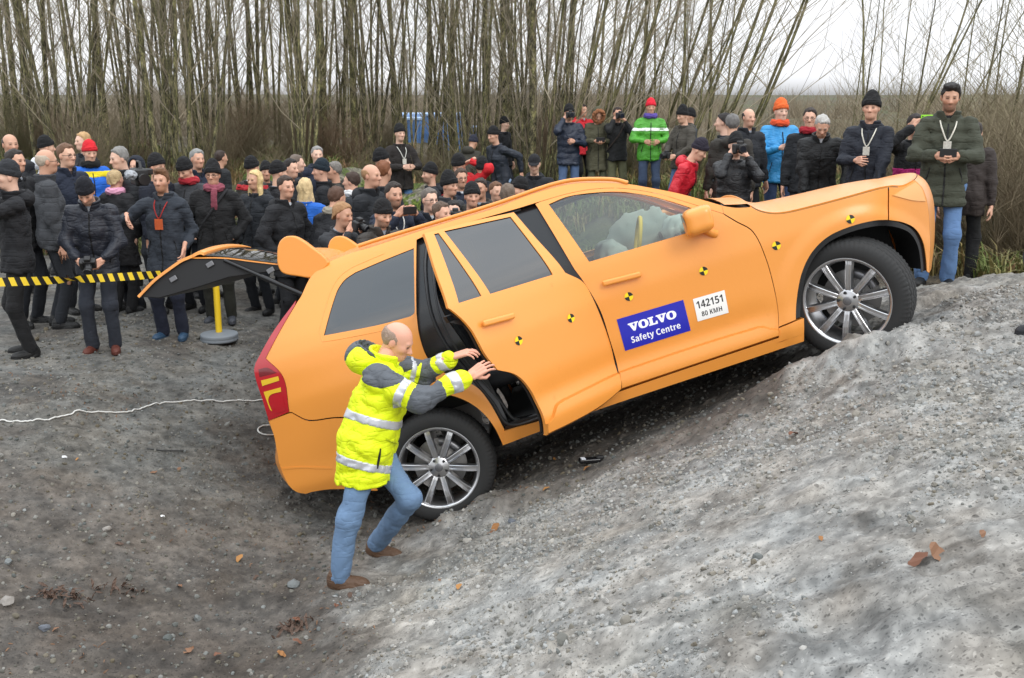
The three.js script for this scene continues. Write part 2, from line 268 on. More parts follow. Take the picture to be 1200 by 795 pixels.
function hw(x, y) {
  const k = clamp((y + 0.4) / 0.01, 0, 219.99), i = Math.floor(k); let w = lerp(hwTab[i], hwTab[i + 1], k - i);
  if (x > 3.0) { const t = (x - 3.0) / 0.75; w -= 0.2 * t * t; }
  if (x < -0.3) { const t = (-0.3 - x) / 0.78; w -= 0.17 * t * t; }
  for (const a of [REAR_ARCH, FRONT_ARCH]) w += 0.014 * sstep(0.63, 0.53, Math.hypot(x - a[0], y - a[1]));
  w -= 0.016 * Math.exp(-(((y - 0.30) / 0.09) ** 2)) * sstep(0.5, 0.8, x) * sstep(2.6, 2.3, x);
  return w;
}
const DOOR_AXIS = V(1.36, 0.5, 0.92), DOOR_T = new THREE.Matrix4().makeRotationY(36 * Math.PI / 180), DOOR_TI = DOOR_T.clone().invert();
function onSide(u, v, open) {                                                    // a pixel to (x, y) on the body side (of the opened rear door)
  let c = toCar(EYE), d = ray(u, v).applyMatrix4(carInv);
  if (open) { c.sub(DOOR_AXIS).applyMatrix4(DOOR_TI).add(DOOR_AXIS); d.applyMatrix4(DOOR_TI); }
  let w = 0.93, q; for (let i = 0; i < 40; i++) { const t = (w - c.z) / d.z; q = c.clone().addScaledVector(d, t); w = 0.5 * w + 0.5 * hw(q.x, q.y); } return [q.x, q.y];
}
function onPlane(u, v, w) { const c = toCar(EYE), d = ray(u, v).applyMatrix4(carInv); return c.addScaledVector(d, (w - c.z) / d.z); }
const L = (x, y) => ({ l: [x, y] });
function outline(segs, open) {                                                   // smooth runs of pixels, sharp where runs meet
  const out = [];
  for (const s of segs) {
    const p = s.map(q => q.l ? q.l : onSide(q[0], q[1], open));
    if (p.length === 2) { const n = Math.max(1, Math.round(Math.hypot(p[1][0] - p[0][0], p[1][1] - p[0][1]) / 0.05)); for (let i = 0; i < n; i++) out.push([lerp(p[0][0], p[1][0], i / n), lerp(p[0][1], p[1][1], i / n)]); }
    else { const c = spline(p, p.length * 5); c.pop(); for (const q of c) out.push([q.x, q.y]); }
  }
  const r = []; for (const q of out) { const l = r[r.length - 1]; if (!l || Math.hypot(l[0] - q[0], l[1] - q[1]) > 0.004) r.push(q); }
  if (Math.hypot(r[0][0] - r[r.length - 1][0], r[0][1] - r[r.length - 1][1]) < 0.004) r.pop();
  if (THREE.ShapeUtils.area(r.map(q => new THREE.Vector2(q[0], q[1]))) < 0) r.reverse();
  return r;
}
function inset(p, d) { const n = p.length; return p.map((q, i) => { const a = p[(i + n - 1) % n], b = p[(i + 1) % n]; let tx = b[0] - a[0], ty = b[1] - a[1]; const l = Math.hypot(tx, ty) || 1; return [q[0] - ty / l * d, q[1] + tx / l * d]; }); }
const tess = new TessellateModifier(0.034, 9);
function panelGeo(out, holes = [], { off = 0, depth = 0.03, wf = hw, flangeIn = 0.004, flat } = {}) {
  const sh = new THREE.Shape(out.map(q => new THREE.Vector2(q[0], q[1]))); for (const h of holes) sh.holes.push(new THREE.Path(h.map(q => new THREE.Vector2(q[0], q[1]))));
  let g = new THREE.ShapeGeometry(sh); g.deleteAttribute('uv'); g.deleteAttribute('normal'); g = tess.modify(g.toNonIndexed());
  const pos = [], nor = [], p = g.attributes.position, W = (x, y) => flat !== undefined ? flat : wf(x, y) + off;
  const nrm = (x, y) => { if (flat !== undefined) return [0, 0, 1]; const e = 0.006, a = -(W(x + e, y) - W(x - e, y)) / (2 * e), b = -(W(x, y + e) - W(x, y - e)) / (2 * e), l = Math.hypot(a, b, 1); return [a / l, b / l, 1 / l]; };
  for (let i = 0; i < p.count; i++) { const x = p.getX(i), y = p.getY(i); pos.push(x, y, W(x, y)); nor.push(...nrm(x, y)); }
  const rim = (c, sgn) => { const ic = inset(c, flangeIn * sgn), n = c.length; for (let i = 0; i < n; i++) { const j = (i + 1) % n, a = c[i], b = c[j], ai = ic[i], bi = ic[j], A = [a[0], a[1], W(...a)], B = [b[0], b[1], W(...b)], A2 = [ai[0], ai[1], W(...a) - depth], B2 = [bi[0], bi[1], W(...b) - depth]; let nx = (b[1] - a[1]), ny = -(b[0] - a[0]); const l = Math.hypot(nx, ny) || 1; nx /= l; ny /= l; pos.push(...A, ...A2, ...B, ...B, ...A2, ...B2); for (let k = 0; k < 6; k++) nor.push(nx, ny, 0); } };
  if (depth > 0) { rim(out, 1); for (const h of holes) rim(h, -1); }
  const r = new THREE.BufferGeometry(); r.setAttribute('position', new THREE.Float32BufferAttribute(pos, 3)); r.setAttribute('normal', new THREE.Float32BufferAttribute(nor, 3));
  const uv = new Float32Array(pos.length / 3 * 2); for (let i = 0; i < uv.length / 2; i++) { uv[2 * i] = pos[3 * i]; uv[2 * i + 1] = pos[3 * i + 1]; } r.setAttribute('uv', new THREE.BufferAttribute(uv, 2));
  return r;
}
function mirrorZ(g) { const c = g.index ? g.toNonIndexed() : g.clone(), p = c.attributes.position, n = c.attributes.normal; for (let i = 0; i < p.count; i++) { p.setZ(i, -p.getZ(i)); n.setZ(i, -n.getZ(i)); } for (let i = 0; i < p.count; i += 3) for (const a of [p, n]) for (let k = 0; k < 3; k++) { const t = a.array[(i + 1) * 3 + k]; a.array[(i + 1) * 3 + k] = a.array[(i + 2) * 3 + k]; a.array[(i + 2) * 3 + k] = t; } return c; }
function moved(g, open) { if (!open) return g; const c = g.clone(); c.translate(-DOOR_AXIS.x, -DOOR_AXIS.y, -DOOR_AXIS.z); c.applyMatrix4(DOOR_T); c.translate(DOOR_AXIS.x, DOOR_AXIS.y, DOOR_AXIS.z); return c; }
function bridge(edge, bulge, { n = 28, p = 2.2, win = 0, thick = 0 } = {}) {      // skin from the right edge over to the left edge
  const pos = [], idx = [], m = edge.length;
  edge.forEach((q, i) => { const w = hw(q[0], q[1]) - win, b = bulge(i / (m - 1)); for (let j = 0; j <= n; j++) { const s = -Math.cos(j / n * Math.PI), k = 1 - Math.pow(Math.abs(s), p); pos.push(q[0] + b[0] * k, q[1] + b[1] * k, s * w); } });
  for (let i = 0; i < m - 1; i++) for (let j = 0; j < n; j++) { const a = i * (n + 1) + j, b = a + n + 1; idx.push(a, a + 1, b, b, a + 1, b + 1); }
  const g = new THREE.BufferGeometry(); g.setAttribute('position', new THREE.Float32BufferAttribute(pos, 3)); g.setIndex(idx); g.computeVertexNormals();
  const uv = new Float32Array(pos.length / 3 * 2); for (let i = 0; i < uv.length / 2; i++) { uv[2 * i] = pos[3 * i]; uv[2 * i + 1] = pos[3 * i + 2]; } g.setAttribute('uv', new THREE.BufferAttribute(uv, 2));
  return g.toNonIndexed();
}
const edgePts = (px, n) => { const c = spline(px.map(q => q.l ? q.l : onSide(...q)), n); return c.map(q => [q.x, q.y]); };
const arcPts = (c, r, a0, a1, n = 16) => { const o = []; for (let i = 0; i <= n; i++) { const a = lerp(a0, a1, i / n) * Math.PI / 180; o.push(L(c[0] + r * Math.cos(a), c[1] + r * Math.sin(a))); } return o; };

// materials of the car
const filmBump = noiseTexture(256, (x, y) => { const v = 0.5 + 0.5 * (tn(x, y, 20, 3) - 0.5) + 0.35 * (tn(x, y, 90, 4) - 0.5); return [v, v, v]; });
filmBump.repeat.set(3, 3);
const M = {
  paint: new THREE.MeshPhysicalMaterial({ color: lin(0.80, 0.30, 0.047), roughness: 0.38, clearcoat: 0.4, clearcoatRoughness: 0.22, bumpMap: filmBump, bumpScale: 0.0004, side: THREE.DoubleSide }),
  lamp: new THREE.MeshPhysicalMaterial({ color: lin(0.84, 0.40, 0.11), roughness: 0.22, clearcoat: 1, clearcoatRoughness: 0.06, side: THREE.DoubleSide }),
  trim: std(lin(0.012, 0.012, 0.013), 0.55), gloss: std(lin(0.01, 0.01, 0.011), 0.22), rubber: std(lin(0.018, 0.018, 0.019), 0.75), seal: std(lin(0.02, 0.02, 0.021), 0.4),
  tint: new THREE.MeshPhysicalMaterial({ color: lin(0.05, 0.065, 0.085), roughness: 0.03, transmission: 1, thickness: 0, ior: 2.0, specularColor: lin(0.62, 0.8, 1), side: THREE.DoubleSide }),
  clear: new THREE.MeshPhysicalMaterial({ color: lin(0.74, 0.80, 0.78), roughness: 0.02, transmission: 1, thickness: 0, ior: 1.8, side: THREE.DoubleSide }),
  under: std(lin(0.02, 0.02, 0.02), 0.9), seat: std(lin(0.03, 0.03, 0.033), 0.7), bag: std(lin(0.42, 0.46, 0.40), 0.9), yellow: std(lin(0.75, 0.52, 0.03), 0.6),
  red: new THREE.MeshPhysicalMaterial({ color: lin(0.42, 0.006, 0.014), roughness: 0.12, clearcoat: 1, clearcoatRoughness: 0.04, side: THREE.DoubleSide }),
  darkred: new THREE.MeshPhysicalMaterial({ color: lin(0.16, 0.003, 0.008), roughness: 0.15, clearcoat: 1, side: THREE.DoubleSide }),
  amber: new THREE.MeshPhysicalMaterial({ color: lin(0.72, 0.45, 0.02), roughness: 0.2, clearcoat: 1, side: THREE.DoubleSide }),
  alloy: std(lin(0.60, 0.60, 0.61), 0.28, { metalness: 0.95 }), alloyDark: std(lin(0.22, 0.22, 0.23), 0.38, { metalness: 0.8 }), steel: std(lin(0.3, 0.29, 0.28), 0.5, { metalness: 0.8 })
};
const rt = [[383, 308], [408, 298], [436, 289.5], [496, 269.5], [540, 256], [580, 244], [620, 228.5], [645, 221], [670, 215.5], [695, 214], [733, 215.5], [761, 220], [796, 227], [821, 233.7], [846, 241]];
const dt = [[488, 281], [500, 275.5], [560, 257.5], [606, 244.5], [627, 238], [665, 227], [695.5, 221.5], [728, 220.5], [771, 227], [805, 237], [848, 250.5]];
const AR = 0.468;
const archF = [[1041, 258], [1024.7, 259], [996.6, 266], [970.4, 278], [952, 296], [940, 320.5], [934, 352.7], [933, 375]];
const noseEdge = [[1072, 211], [1081, 220], [1086.5, 235], [1089, 253], [1090, 273], [1090, 301], [1089, 320]];
const hoodLine = [[880, 242], [888, 246.5], [898, 249.6], [910, 250.8], [923, 249.5], [953, 242.5], [991, 232.5], [1031, 221.5], [1045, 219], [1059, 218], [1072, 211]];
const quarterHole = outline([[[379.4, 393.5], [385, 372], [390.7, 353], [396, 339], [404, 328], [416, 319.5]], [[416, 319.5], [450, 305], [485, 291]], [[485, 291], [486, 361]], [[486, 361], [485.3, 367], [481, 371]], [[481, 371], [443.6, 381], [379.4, 393.5]]]);
const bodySide = outline([rt, [[846, 241], [848, 250.5]], [...dt].reverse(), [[488, 281], [487.5, 330], [488, 368]], [[488, 368], [491, 392], [497, 412], [508, 432]], [[508, 432], [530, 441], [550, 449], [562, 457], [573, 471], [583, 488], [591, 503.5]], [[591, 503.5], [589, 521]],
  [[589, 521], ...arcPts(REAR_ARCH, AR, 0, 122)], [arcPts(REAR_ARCH, AR, 122, 122, 1)[0], [393, 489], [360.5, 492], [341.7, 483]], [[341.7, 483], [339, 483]], [[339, 483], [334, 447.7], [328, 436], [311.5, 420]], [[311.5, 420], [330, 385], [348.5, 354]], [[348.5, 354], [353, 347], [364, 325], [383, 308]]]);
function both(name, g, mat, parent = car) { mesh(name, g, mat, parent); return mesh(name, mirrorZ(g), mat, parent); }
both('body_side', panelGeo(bodySide, [quarterHole]), M.paint);
both('quarter_window', panelGeo(inset(quarterHole, -0.006), [], { off: -0.006, depth: 0 }), M.tint);
for (const sg of [1, -1]) mesh('window_moulding', tubeGeo((() => { const c = inset(quarterHole, -0.042).filter(p => p[0] < 0.13 ), i0 = c.findIndex((p, i) => Math.hypot(p[0] - c[(i + 1) % c.length][0], p[1] - c[(i + 1) % c.length][1]) > 0.15); return [...c.slice(i0 + 1), ...c.slice(0, i0 + 1)]; })().map(p => V(p[0], p[1], sg * (hw(...p) - 0.001))), 0.0035, 5), M.paint, car);
// rear bumper, its skin round the back
const bumperEdge = [[315, 493.5], [321.5, 513], [325, 531], [328, 546], [338, 568.5], [348, 577], [358, 579]];
const bumperOut = outline([[[339, 484.5], [341.7, 484.5]], [[341.7, 484.5], [360.5, 493.5], [393, 490.5], arcPts(REAR_ARCH, AR, 124, 124, 1)[0]], arcPts(REAR_ARCH, AR, 124, 190), [arcPts(REAR_ARCH, AR, 190, 190, 1)[0], [389.5, 573.5], [367, 576.5], [358, 579]], [...bumperEdge].reverse(), [[315, 493.5], [339, 484.5]]]);
both('rear_bumper', panelGeo(bumperOut), M.paint);
mesh('rear_bumper', bridge(edgePts(bumperEdge, 16), t => [-0.13 + 0.03 * Math.sin(t * 9), 0], { p: 2.6 }), M.paint, car);
const crease = outline([[[330, 549], [350, 547], [389, 548]], [[389, 548], [389, 550]], [[389, 550], [350, 549], [330, 551]]]);
both('bumper_crease', panelGeo(crease, [], { off: 0.003, depth: 0.006 }), M.paint);
// tail lights
{
  const o = outline([[[346.7, 352], [320, 388.5], [299, 426]], [[299, 426], [297.6, 435], [307.7, 470], [315, 493.5]], [[315, 493.5], [339, 483]], [[339, 483], [334, 447.7], [328, 436], [311.5, 420]], [[311.5, 420], [330, 385], [348.5, 353.5]]]);
  const g = panelGeo(inset(o, 0.002), [], { off: 0.004, depth: 0.05 });
  const parts = [[[[306, 446], [326, 441]], [[326, 441], [327.5, 446]], [[327.5, 446], [307.5, 452.5]], [[307.5, 452.5], [306, 446]]], [[[309, 459.5], [329, 454]], [[329, 454], [329.6, 459]], [[329.6, 459], [317, 463], [314.5, 469], [319, 482]], [[319, 482], [316.5, 480]], [[316.5, 480], [309, 459.5]]]];
  for (const sgn of [1, -1]) {
    const t = new THREE.Group(); t.name = 'tail_light'; car.add(t);
    mesh('lens', sgn > 0 ? g : mirrorZ(g), M.red, t);
    for (const p of parts) { const k = panelGeo(outline(p), [], { off: 0.0075, depth: 0.004 }); mesh('lamp_segment', sgn > 0 ? k : mirrorZ(k), M.amber, t); }
    const d = panelGeo(outline([[[303, 433], [313, 431], [324, 437]], [[324, 437], [304, 442]], [[304, 442], [303, 433]]]), [], { off: 0.0065, depth: 0.004 }); mesh('lamp_segment', sgn > 0 ? d : mirrorZ(d), M.darkred, t);
    const e = panelGeo(outline([[[320, 466], [331, 463]], [[331, 463], [335, 481]], [[335, 481], [323, 485]], [[323, 485], [320, 466]]]), [], { off: 0.0065, depth: 0.004 }); mesh('lamp_segment', sgn > 0 ? e : mirrorZ(e), M.red, t);
  }
}
// front wings, bumper, nose
const fender = outline([[[846, 241], [862, 243.3], [880, 242.6]], [...hoodLine.slice(0, 9)].map((q, i) => i === 8 ? [1041, 219.6] : q), [[1041, 219.6], [1041, 258]], archF, [[933, 375], [912.7, 383.5]], [[912.7, 383.5], [912, 366], [907, 336], [897, 300.7], [881.7, 270.5], [863, 259.5], [848, 250.5]], [[848, 250.5], [846, 241]]]);
both('front_wing', panelGeo(inset(fender, 0.002), [], { depth: 0.04 }), M.paint);
const bumperF = outline([[[1042, 219.4], [1059, 218.6], [1072, 211.6]], noseEdge, [[1089, 320], [1086.5, 318]], [[1086.5, 318], [1085.5, 303], [1082, 284], [1073, 268.5], [1059, 261], [1042, 258]], [[1042, 258], [1042, 219.4]]]);
both('front_bumper', panelGeo(inset(bumperF, 0.001), [], { depth: 0.04 }), M.paint);
mesh('front_bumper', bridge(edgePts(noseEdge, 20), t => [0.20 + 0.03 * Math.sin(t * 3), 0.012 * (1 - t) ** 2], { p: 2.1 }), M.paint, car);
both('headlight', panelGeo(outline([[[1046, 229], [1060, 221], [1073, 213.5]], [[1073, 213.5], [1080, 221], [1085, 236]], [[1085, 236], [1070, 235], [1046, 229]]]), [], { off: 0.006, depth: 0.01 }), M.lamp);
// bonnet, cowl, windscreen, roof
const hoodE = edgePts(hoodLine, 34).map((q, i) => [q[0], q[1] + 0.010 * sstep(34, 28, i)]);
for (const s of [1, -1]) mesh('bonnet_seal', tubeGeo(hoodE.slice(0, 30).map(q => V(q[0], q[1] - 0.022, s * (hw(q[0], q[1]) - 0.015))), 0.013, 6), M.trim, car);
mesh('bonnet', bridge(hoodE, t => [0.20 * sstep(0.6, 1, t), lerp(0.10, 0.012, Math.pow(t, 1.4)) * sstep(-0.05, 0.06, t) + 0.012 * sstep(0.12, 0.0, t)], { win: 0.024, p: 2.1 }), M.paint, car);
{ const sk = []; hoodE.forEach(q => sk.push(q)); const mk = s => { const pos = [], idx = []; sk.forEach((q, i) => { const w = (hw(...q) - 0.024) * s; pos.push(q[0], q[1], w, q[0], q[1] - 0.04, w - 0.012 * s); if (i) { const a = 2 * i - 2; idx.push(a, a + 1, a + 2, a + 2, a + 1, a + 3); } }); const g = new THREE.BufferGeometry(); g.setAttribute('position', new THREE.Float32BufferAttribute(pos, 3)); g.setIndex(idx); g.computeVertexNormals(); return g; }; mesh('bonnet_edge', mk(1), M.paint, car); mesh('bonnet_edge', mk(-1), M.paint, car); }
mesh('cowl', bridge(edgePts([[846, 241], [862, 243.3], [881, 243]], 6), t => [0.05, 0.03], { win: 0.02 }), M.trim, car);
mesh('cowl_trim', bridge(edgePts([[850, 240], [866, 239.5], [879, 238.5]], 6), t => [0.0, 0.06], { win: 0.03 }), M.paint, car);
mesh('windscreen', bridge(edgePts(rt.slice(10), 12), t => [0.02 + 0.03 * t, -0.035], { win: 0.07 }), M.clear, car);
mesh('roof', bridge(edgePts(rt.slice(0, 11), 24), t => [0, 0.045], { win: 0.0, p: 2.6 }), M.paint, car);
for (const s of [1, -1]) mesh('roof_rail', tubeGeo(edgePts([[420, 289], [440, 282.5], [496, 265.5], [580, 240], [645, 217.5], [670, 212], [695, 210.5], [722, 211.5], [736, 215]], 26).map(q => V(q[0], q[1] + 0.004, s * (hw(q[0], q[1]) + 0.0))), 0.014, 8), M.paint, car);
// sills
both('sill', panelGeo(outline([[[590, 505.5], [640, 491.5], [728, 458.5], [912.7, 396]], [[912.7, 396], [912.7, 384.8]], [[912.7, 384.8], [933, 376.5], [942, 373]], [[942, 373], [942, 400]], [[942, 400], [900, 414], [700, 480.5], [640, 503], [589, 522]], [[589, 522], [590, 505.5]]]), [], { off: 0.006, depth: 0.14, flangeIn: 0.01 }), M.paint);

// doors
const handleGeo = (p, q, w) => { const c = V((p[0] + q[0]) / 2, (p[1] + q[1]) / 2, 0), l = Math.hypot(q[0] - p[0], q[1] - p[1]), g = new RoundedBoxGeometry(l, 0.04, 0.03, 4, 0.0145); g.rotateZ(Math.atan2(q[1] - p[1], q[0] - p[0])); g.translate(c.x, c.y, hw(c.x, c.y) + 0.030); return g; };
function discTexture() { const c = document.createElement('canvas'); c.width = c.height = 128; const x = c.getContext('2d'); for (let i = 0; i < 4; i++) { x.fillStyle = i % 2 ? '#1a1a18' : '#f2d215'; x.beginPath(); x.moveTo(64, 64); x.arc(64, 64, 64, i * Math.PI / 2, (i + 1) * Math.PI / 2); x.fill(); } const t = new THREE.CanvasTexture(c); t.colorSpace = THREE.SRGBColorSpace; return t; }
const discMat = std(hex('#ffffff'), 0.6, { map: discTexture() });
function patch(corners, n, off, round) {                                          // a sticker that follows the door skin; corners bl, br, tr, tl
  const pos = [], uv = [], idx = [], nr = [];
  for (let j = 0; j <= n; j++) for (let i = 0; i <= n; i++) { let a = i / n, b = j / n; const x = lerp(lerp(corners[0][0], corners[1][0], a), lerp(corners[3][0], corners[2][0], a), b), y = lerp(lerp(corners[0][1], corners[1][1], a), lerp(corners[3][1], corners[2][1], a), b); pos.push(x, y, hw(x, y) + off); uv.push(a, b); const e = 0.006; const dx = -(hw(x + e, y) - hw(x - e, y)) / 2 / e, dy = -(hw(x, y + e) - hw(x, y - e)) / 2 / e, l = Math.hypot(dx, dy, 1); nr.push(dx / l, dy / l, 1 / l); }
  for (let j = 0; j < n; j++) for (let i = 0; i < n; i++) { const a = j * (n + 1) + i, b = a + n + 1; if (round) { const cx = (i + 0.5) / n - 0.5, cy = (j + 0.5) / n - 0.5; if (Math.hypot(cx, cy) > 0.5) continue; } idx.push(a, a + 1, b, b, a + 1, b + 1); }
  const g = new THREE.BufferGeometry(); g.setAttribute('position', new THREE.Float32BufferAttribute(pos, 3)); g.setAttribute('uv', new THREE.Float32BufferAttribute(uv, 2)); g.setAttribute('normal', new THREE.Float32BufferAttribute(nr, 3)); g.setIndex(idx); return g;
}
function markers(list, parent, open) { for (const [u, v] of list) { const [x, y] = onSide(u, v, open), r = 0.029, pos = [], uv = [], idx = []; pos.push(x, y, hw(x, y) + 0.003); uv.push(0.5, 0.5); for (let i = 0; i <= 24; i++) { const a = i / 24 * Math.PI * 2, px = x + r * Math.cos(a), py = y + r * Math.sin(a); pos.push(px, py, hw(px, py) + 0.003); uv.push(0.5 + 0.5 * Math.cos(a), 0.5 + 0.5 * Math.sin(a)); if (i) idx.push(0, i, i + 1); } const g = new THREE.BufferGeometry(); g.setAttribute('position', new THREE.Float32BufferAttribute(pos, 3)); g.setAttribute('uv', new THREE.Float32BufferAttribute(uv, 2)); g.setIndex(idx); g.computeVertexNormals(); mesh('target_marker', moved(g, open), discMat, parent); } }
function door(name, out, glass, cladding, handle, open) {
  const sides = [[1, open], [-1, false]], made = [];
  for (const [s, op] of sides) {
    const d = new THREE.Group(); d.name = name; car.add(d); made.push(d);
    const put = (n, g, m) => mesh(n, s > 0 ? moved(g, op) : mirrorZ(g), m, d);
    put('skin', panelGeo(inset(out, 0.0025), glass.map(h => h), { depth: 0.035 }), M.paint);
    glass.forEach(h => put('window', panelGeo(inset(h, -0.008), [], { off: -0.008, depth: 0 }), name === 'rear_door' ? M.tint : M.clear));
    put('lower_panel', panelGeo(cladding, [], { off: 0.02, depth: 0.022, flangeIn: -0.012 }), M.paint);
    const dx = handle[1][0] - handle[0][0], dy = handle[1][1] - handle[0][1];
    put('handle', handleGeo(...handle), M.paint);
    const sc = []; for (let i = 0; i < 24; i++) { const a = i / 24 * Math.PI * 2; sc.push([handle[0][0] + dx * 0.42 + 0.058 * Math.cos(a), handle[0][1] + dy * 0.42 + 0.018 + 0.026 * Math.sin(a)]); }
    put('handle_recess', panelGeo(sc, [], { off: 0.002, depth: 0.002 }), M.paint);
    put('inner_trim', panelGeo(inset(out.map(q => [q[0], Math.min(q[1], 0.98)]), 0.02), [], { off: -0.075, depth: 0.03 }), M.trim);
  }
  return made;
}
const fdOut = outline([[[627, 239], [650, 277], [673, 316]], [[673, 316], [683, 329.6], [703, 363.6], [714, 397], [723, 428], [728, 457]], [[728, 457], [912.7, 394.7]], [[912.7, 394.7], [912.3, 366], [907, 336], [897, 301], [881.7, 271], [863, 260], [848, 251]], [...dt].reverse().slice(0, 7)]);
const fdGlass = outline([[[690.5, 307], [667, 273], [643, 239.5]], [[643, 239.5], [665, 230.5], [695.5, 226], [728, 224.9], [761, 229.5], [783.6, 235.3], [815, 245.5], [832, 251.5]], [[832, 251.5], [835, 264.5]], [[835, 264.5], [750, 289.5], [690.5, 307]]]);
const fdClad = outline([[[726.5, 437], [800, 412], [860, 393], [881, 387]], [[881, 387], [888, 384.7], [895, 384.4], [903, 386.5], [912, 387]], [[912, 387], [912, 393]], [[912, 393], [729, 454.5]], [[729, 454.5], [726.5, 437]]]);
const frontDoors = door('front_door', fdOut, [fdGlass], fdClad, [onSide(706, 332.5), onSide(751, 321)], false);
const rdOut = outline([[[496.5, 273.5], [560, 257.5], [602, 248.5]], [[602, 248.5], [632, 283], [662.6, 319.4]], [[662.6, 319.4], [684, 331], [696.6, 353], [711.7, 391], [723, 433], [727, 457.5]], [[727, 457.5], [701.6, 478], [670, 496], [640, 511]], [[640, 511], [638.7, 496], [633.7, 481], [623.6, 460.7], [606, 440.5], [583, 434]], [[583, 434], [568, 415], [553, 387.7], [541, 374], [526, 361.5]], [[525, 361.5], [510, 317], [496.5, 273.5]]], true);
const rdGlass = [outline([[[520.4, 271], [598.4, 254]], [[598.4, 254], [624, 287], [648, 322]], [[648, 322], [574.5, 344.6]], [[574.5, 344.6], [520.4, 271]]], true), outline([[[508.6, 274.5], [514, 273.2]], [[514, 273.2], [564.4, 347]], [[564.4, 347], [537.5, 355.4]], [[537.5, 355.4], [508.6, 274.5]]], true)];
const rdClad = outline([[[724.5, 438], [690, 455], [659, 470.5]], [[659, 470.5], [652, 476], [647, 490], [640.5, 497]], [[640.5, 497], [641, 508]], [[641, 508], [670, 494], [701.6, 476], [726, 456]], [[726, 456], [724.5, 438]]], true);
const rearDoors = door('rear_door', rdOut, rdGlass, rdClad, [onSide(563, 380.5, true), onSide(600, 370.5, true)], true);
rearDoors[0].userData.label = 'rear door swung open towards the man in the yellow jacket';
markers([[607.7, 399.5], [669, 373]], rearDoors[0], true); markers([[737, 347.7], [824.6, 317.8]], frontDoors[0]); markers([[910, 288], [996.8, 257]], car);
{ // stickers
  const board = (w, h, draw) => { const c = document.createElement('canvas'); c.width = w; c.height = h; const x = c.getContext('2d'); draw(x, w, h); const t = new THREE.CanvasTexture(c); t.colorSpace = THREE.SRGBColorSpace; t.anisotropy = 8; return std(hex('#ffffff'), 0.45, { map: t }); };
  const fit = (x, s, font, W, cx, y) => { x.font = font; x.textAlign = 'center'; const m = x.measureText(s).width; x.save(); x.translate(cx, y); x.scale(W / m, 1); x.fillText(s, 0, 0); x.restore(); };
  const blue = board(1024, 512, (x, w, h) => { x.fillStyle = '#1f22a8'; x.fillRect(0, 0, w, h); x.fillStyle = '#f4f4f6'; x.strokeStyle = '#f4f4f6'; x.lineWidth = 13; x.font = 'bold 165px serif'; x.textAlign = 'center'; const s = 'VOLVO', m = x.measureText(s).width; x.save(); x.translate(w / 2, 240); x.scale(730 / m, 1); x.fillText(s, 0, 0); x.strokeText(s, 0, 0); x.restore(); fit(x, 'Safety Centre', 'bold 138px sans-serif', 770, w / 2, 425); });
  const white = board(768, 512, (x, w, h) => { x.fillStyle = '#eceae6'; x.fillRect(0, 0, w, h); x.fillStyle = '#1c1c1e'; fit(x, '142151', 'bold 230px sans-serif', 680, w / 2, 240); fit(x, '80 KMH', 'bold 150px sans-serif', 520, w / 2, 430); });
  const c1 = [[732.7, 411.4], [809.5, 387.5], [800.7, 351.5], [722.7, 374.6]].map(p => onSide(...p)), c2 = [[817.8, 377], [854, 366.6], [849, 340], [812, 350.7]].map(p => onSide(...p));
  mesh('blue_sticker', patch(c1, 12, 0.003), blue, frontDoors[0]); mesh('white_sticker', patch(c2, 8, 0.003), white, frontDoors[0]);
}
{ // mirrors
  for (const s of [1, -1]) {
    const c = onPlane(818, 258.5, 1.06), g = surfaceNets((x, y, z) => { const a = Math.abs((x - 0.10 * y) / 0.095), b = Math.abs((y - (y < 0 ? 0.0 : 0.0)) / 0.088), d = Math.abs(z / 0.115); const q = Math.pow(Math.pow(a, 4.4) + Math.pow(b, 4.4) + Math.pow(d, 3.2), 1 / 4.4) - 1; return Math.max(q * 0.07, -0.5 - x); }, [-0.13, -0.12, -0.15], [0.13, 0.12, 0.15], 0.009);
    g.translate(c.x, c.y, c.z); const e = onSide(838, 268), p0 = V(c.x + 0.03, c.y - 0.055, c.z - 0.06), p1 = V(e[0] - 0.01, e[1] - 0.035, hw(...e) - 0.01);
    const st = tubeGeo([p0, p0.clone().lerp(p1, 0.5).add(V(0, -0.012, 0)), p1], [0.03, 0.026, 0.032], 10);
    const m = mesh('mirror', s > 0 ? g : mirrorZ(g), M.paint, frontDoors[s > 0 ? 0 : 1]); mesh('mirror_arm', s > 0 ? st : mirrorZ(st), M.paint, frontDoors[s > 0 ? 0 : 1]);
    const gl = new THREE.CircleGeometry(0.075, 20); gl.rotateY(-Math.PI / 2); gl.translate(c.x - 0.093, c.y, c.z * s); mesh('mirror_glass', gl, M.alloy, frontDoors[s > 0 ? 0 : 1]);
  }
}
